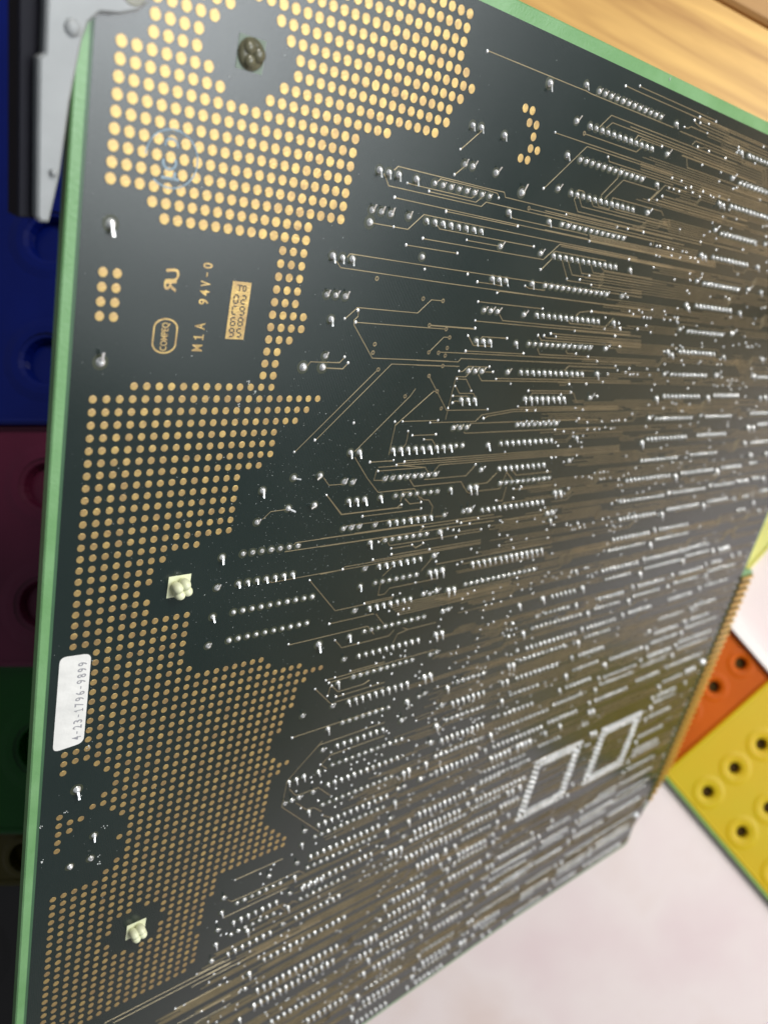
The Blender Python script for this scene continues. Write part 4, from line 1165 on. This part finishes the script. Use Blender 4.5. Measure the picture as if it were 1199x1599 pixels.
# ------------------------------------------------------------------ snap-in pegs
def peg(u, v, kind):
    mb = MB()
    mb.prism(uv([(u - 1.05, v - 1.05), (u + 1.05, v - 1.05), (u + 1.05, v + 1.05), (u - 1.05, v + 1.05)]), 0.022, 0.04)
    base = B(mb, 'standoff', M['nylon'] if kind else M['socket'])
    if kind:
        for i in range(4):
            a = math.pi / 4 + i * math.pi / 2 + 0.35
            mb = MB()
            cx, cy = u + 0.50 * math.cos(a), -v + 0.50 * math.sin(a)
            prof = [(0.26, 0.04), (0.44, 0.30), (0.49, 0.62), (0.44, 0.92), (0.30, 1.14), (0.10, 1.24)]
            mb.lathe(prof, 12, cx, cy)
            B(mb, 'prong', M['nylon'], parent=base, smooth=True)
    else:
        mb = MB()
        mb.lathe([(1.04, 0.04), (1.0, 0.16), (0.8, 0.28), (0.4, 0.34)], 24, u, -v)
        B(mb, 'dome', M['amber'], parent=base, smooth=True)
        for i, r_ in enumerate((0.52, 0.46, 0.44)):
            a = 0.15 + i * 2.1
            mb = MB()
            mb.lathe([(r_ * 1.05, 0.20), (r_ * 0.98, 0.34), (r_ * 0.7, 0.47), (r_ * 0.3, 0.53), (r_ * 0.05, 0.54)], 16, u + 0.46 * math.cos(a), -v + 0.46 * math.sin(a))
            B(mb, 'prong', M['amber'], parent=base, smooth=True)


peg(9.0, -1.45, 0)
peg(8.85, 39.85, 1)
peg(9.1, 81.2, 1)

# ------------------------------------------------------------------ ejector lever at the corner
LV = [(-4.95, -6.5), (-4.82, 1.80), (-5.15, 2.15), (-4.80, 10.9), (-4.60, 11.2), (-4.05, 11.15), (-3.90, 10.3), (-3.55, 8.2), (-3.22, 4.1),
      (-2.70, 0.55), (-2.42, -0.35), (-1.80, -1.02), (-0.6, -1.25), (0.55, -1.75), (1.15, -2.4), (1.35, -3.4), (1.3, -6.5)]
mb = MB()
mb.prism(uv(LV), 0.10, 1.0, 0.16)
lever = B(mb, 'ejector_lever', M['lever'])
lever['label'] = 'pale grey ejector lever clipped over the corner'
mb = MB()
mb.lathe([(0.5, 1.0), (0.46, 1.1), (0.3, 1.17), (0.1, 1.19)], 18, -3.35, -0.15)
B(mb, 'rivet', M['lever'], parent=lever, smooth=True)
mb = MB()
mb.lathe([(0.24, 0.98), (0.22, 1.2), (0.1, 1.28)], 14, -4.0, -8.2)
B(mb, 'knob', M['lever'], parent=lever, smooth=True)
mb = MB()
mb.lathe([(0.85, 1.0), (0.8, 1.04)], 22, 0.1, 2.75)
B(mb, 'pivot_hole', M['amber'], parent=lever)
mb = MB()
mb.prism(uv([(-6.3, -6.5), (-5.95, 2.0), (-5.62, 11.2), (-4.5, 11.15), (-4.75, 2.0), (-4.7, -6.5)]), -1.9, 0.02, 0.1)
B(mb, 'lever_back', M['black_plastic'], parent=lever)

# ------------------------------------------------------------------ dust and flecks
rnd = random.Random(3)
mb = MB()
for i in range(1500):
    if i < 800:
        u, v = rnd.gauss(21, 8), rnd.gauss(35, 8)
    else:
        u, v = rnd.uniform(-1.5, 70), rnd.uniform(-10, 92)
    if not (-1.5 < u < 120 and -9.8 < v < 120):
        continue
    r_ = rnd.choice((0.012, 0.014, 0.018, 0.022, 0.03))
    ang = rnd.uniform(0, 6.28)
    st_ = rnd.choice((1, 1, 1.6, 3.0))
    c, s_ = math.cos(ang), math.sin(ang)
    k = len(mb.v)
    z = 0.03 + rnd.uniform(0, 0.002)
    for (x, y) in ((-r_ * st_, 0), (0, -r_), (r_ * st_, 0), (0, r_)):
        mb.v.append((u + x * c - y * s_, -v + x * s_ + y * c, z))
    mb.v.append((u, -v, z + r_))
    mb.f += [(k, k + 1, k + 4), (k + 1, k + 2, k + 4), (k + 2, k + 3, k + 4), (k + 3, k, k + 4)]
B(mb, 'dust', M['dust'], kind='stuff')
# a few chips and flux crumbs near the joints on the edge
mb = MB()
for u, v in ((-1.55, 62.3), (-1.4, 66.6), (0.6, 61.6), (84.5, -11.0), (57.0, -11.0), (12.6, 21.6), (13.4, 22.4), (12.2, 23.5), (2.1, 54.9), (4.2, 69.4), (4.0, 68.6), (4.3, 64.9)):
    for _ in range(4):
        x, y, r_ = u + rnd.gauss(0, 0.12), v + rnd.gauss(0, 0.12), rnd.uniform(0.03, 0.09)
        mb.lathe([(r_, 0.03), (r_ * 0.6, 0.03 + r_ * 0.6)], 5, x, -y)
B(mb, 'flux_crumbs', M['dust'], kind='stuff')
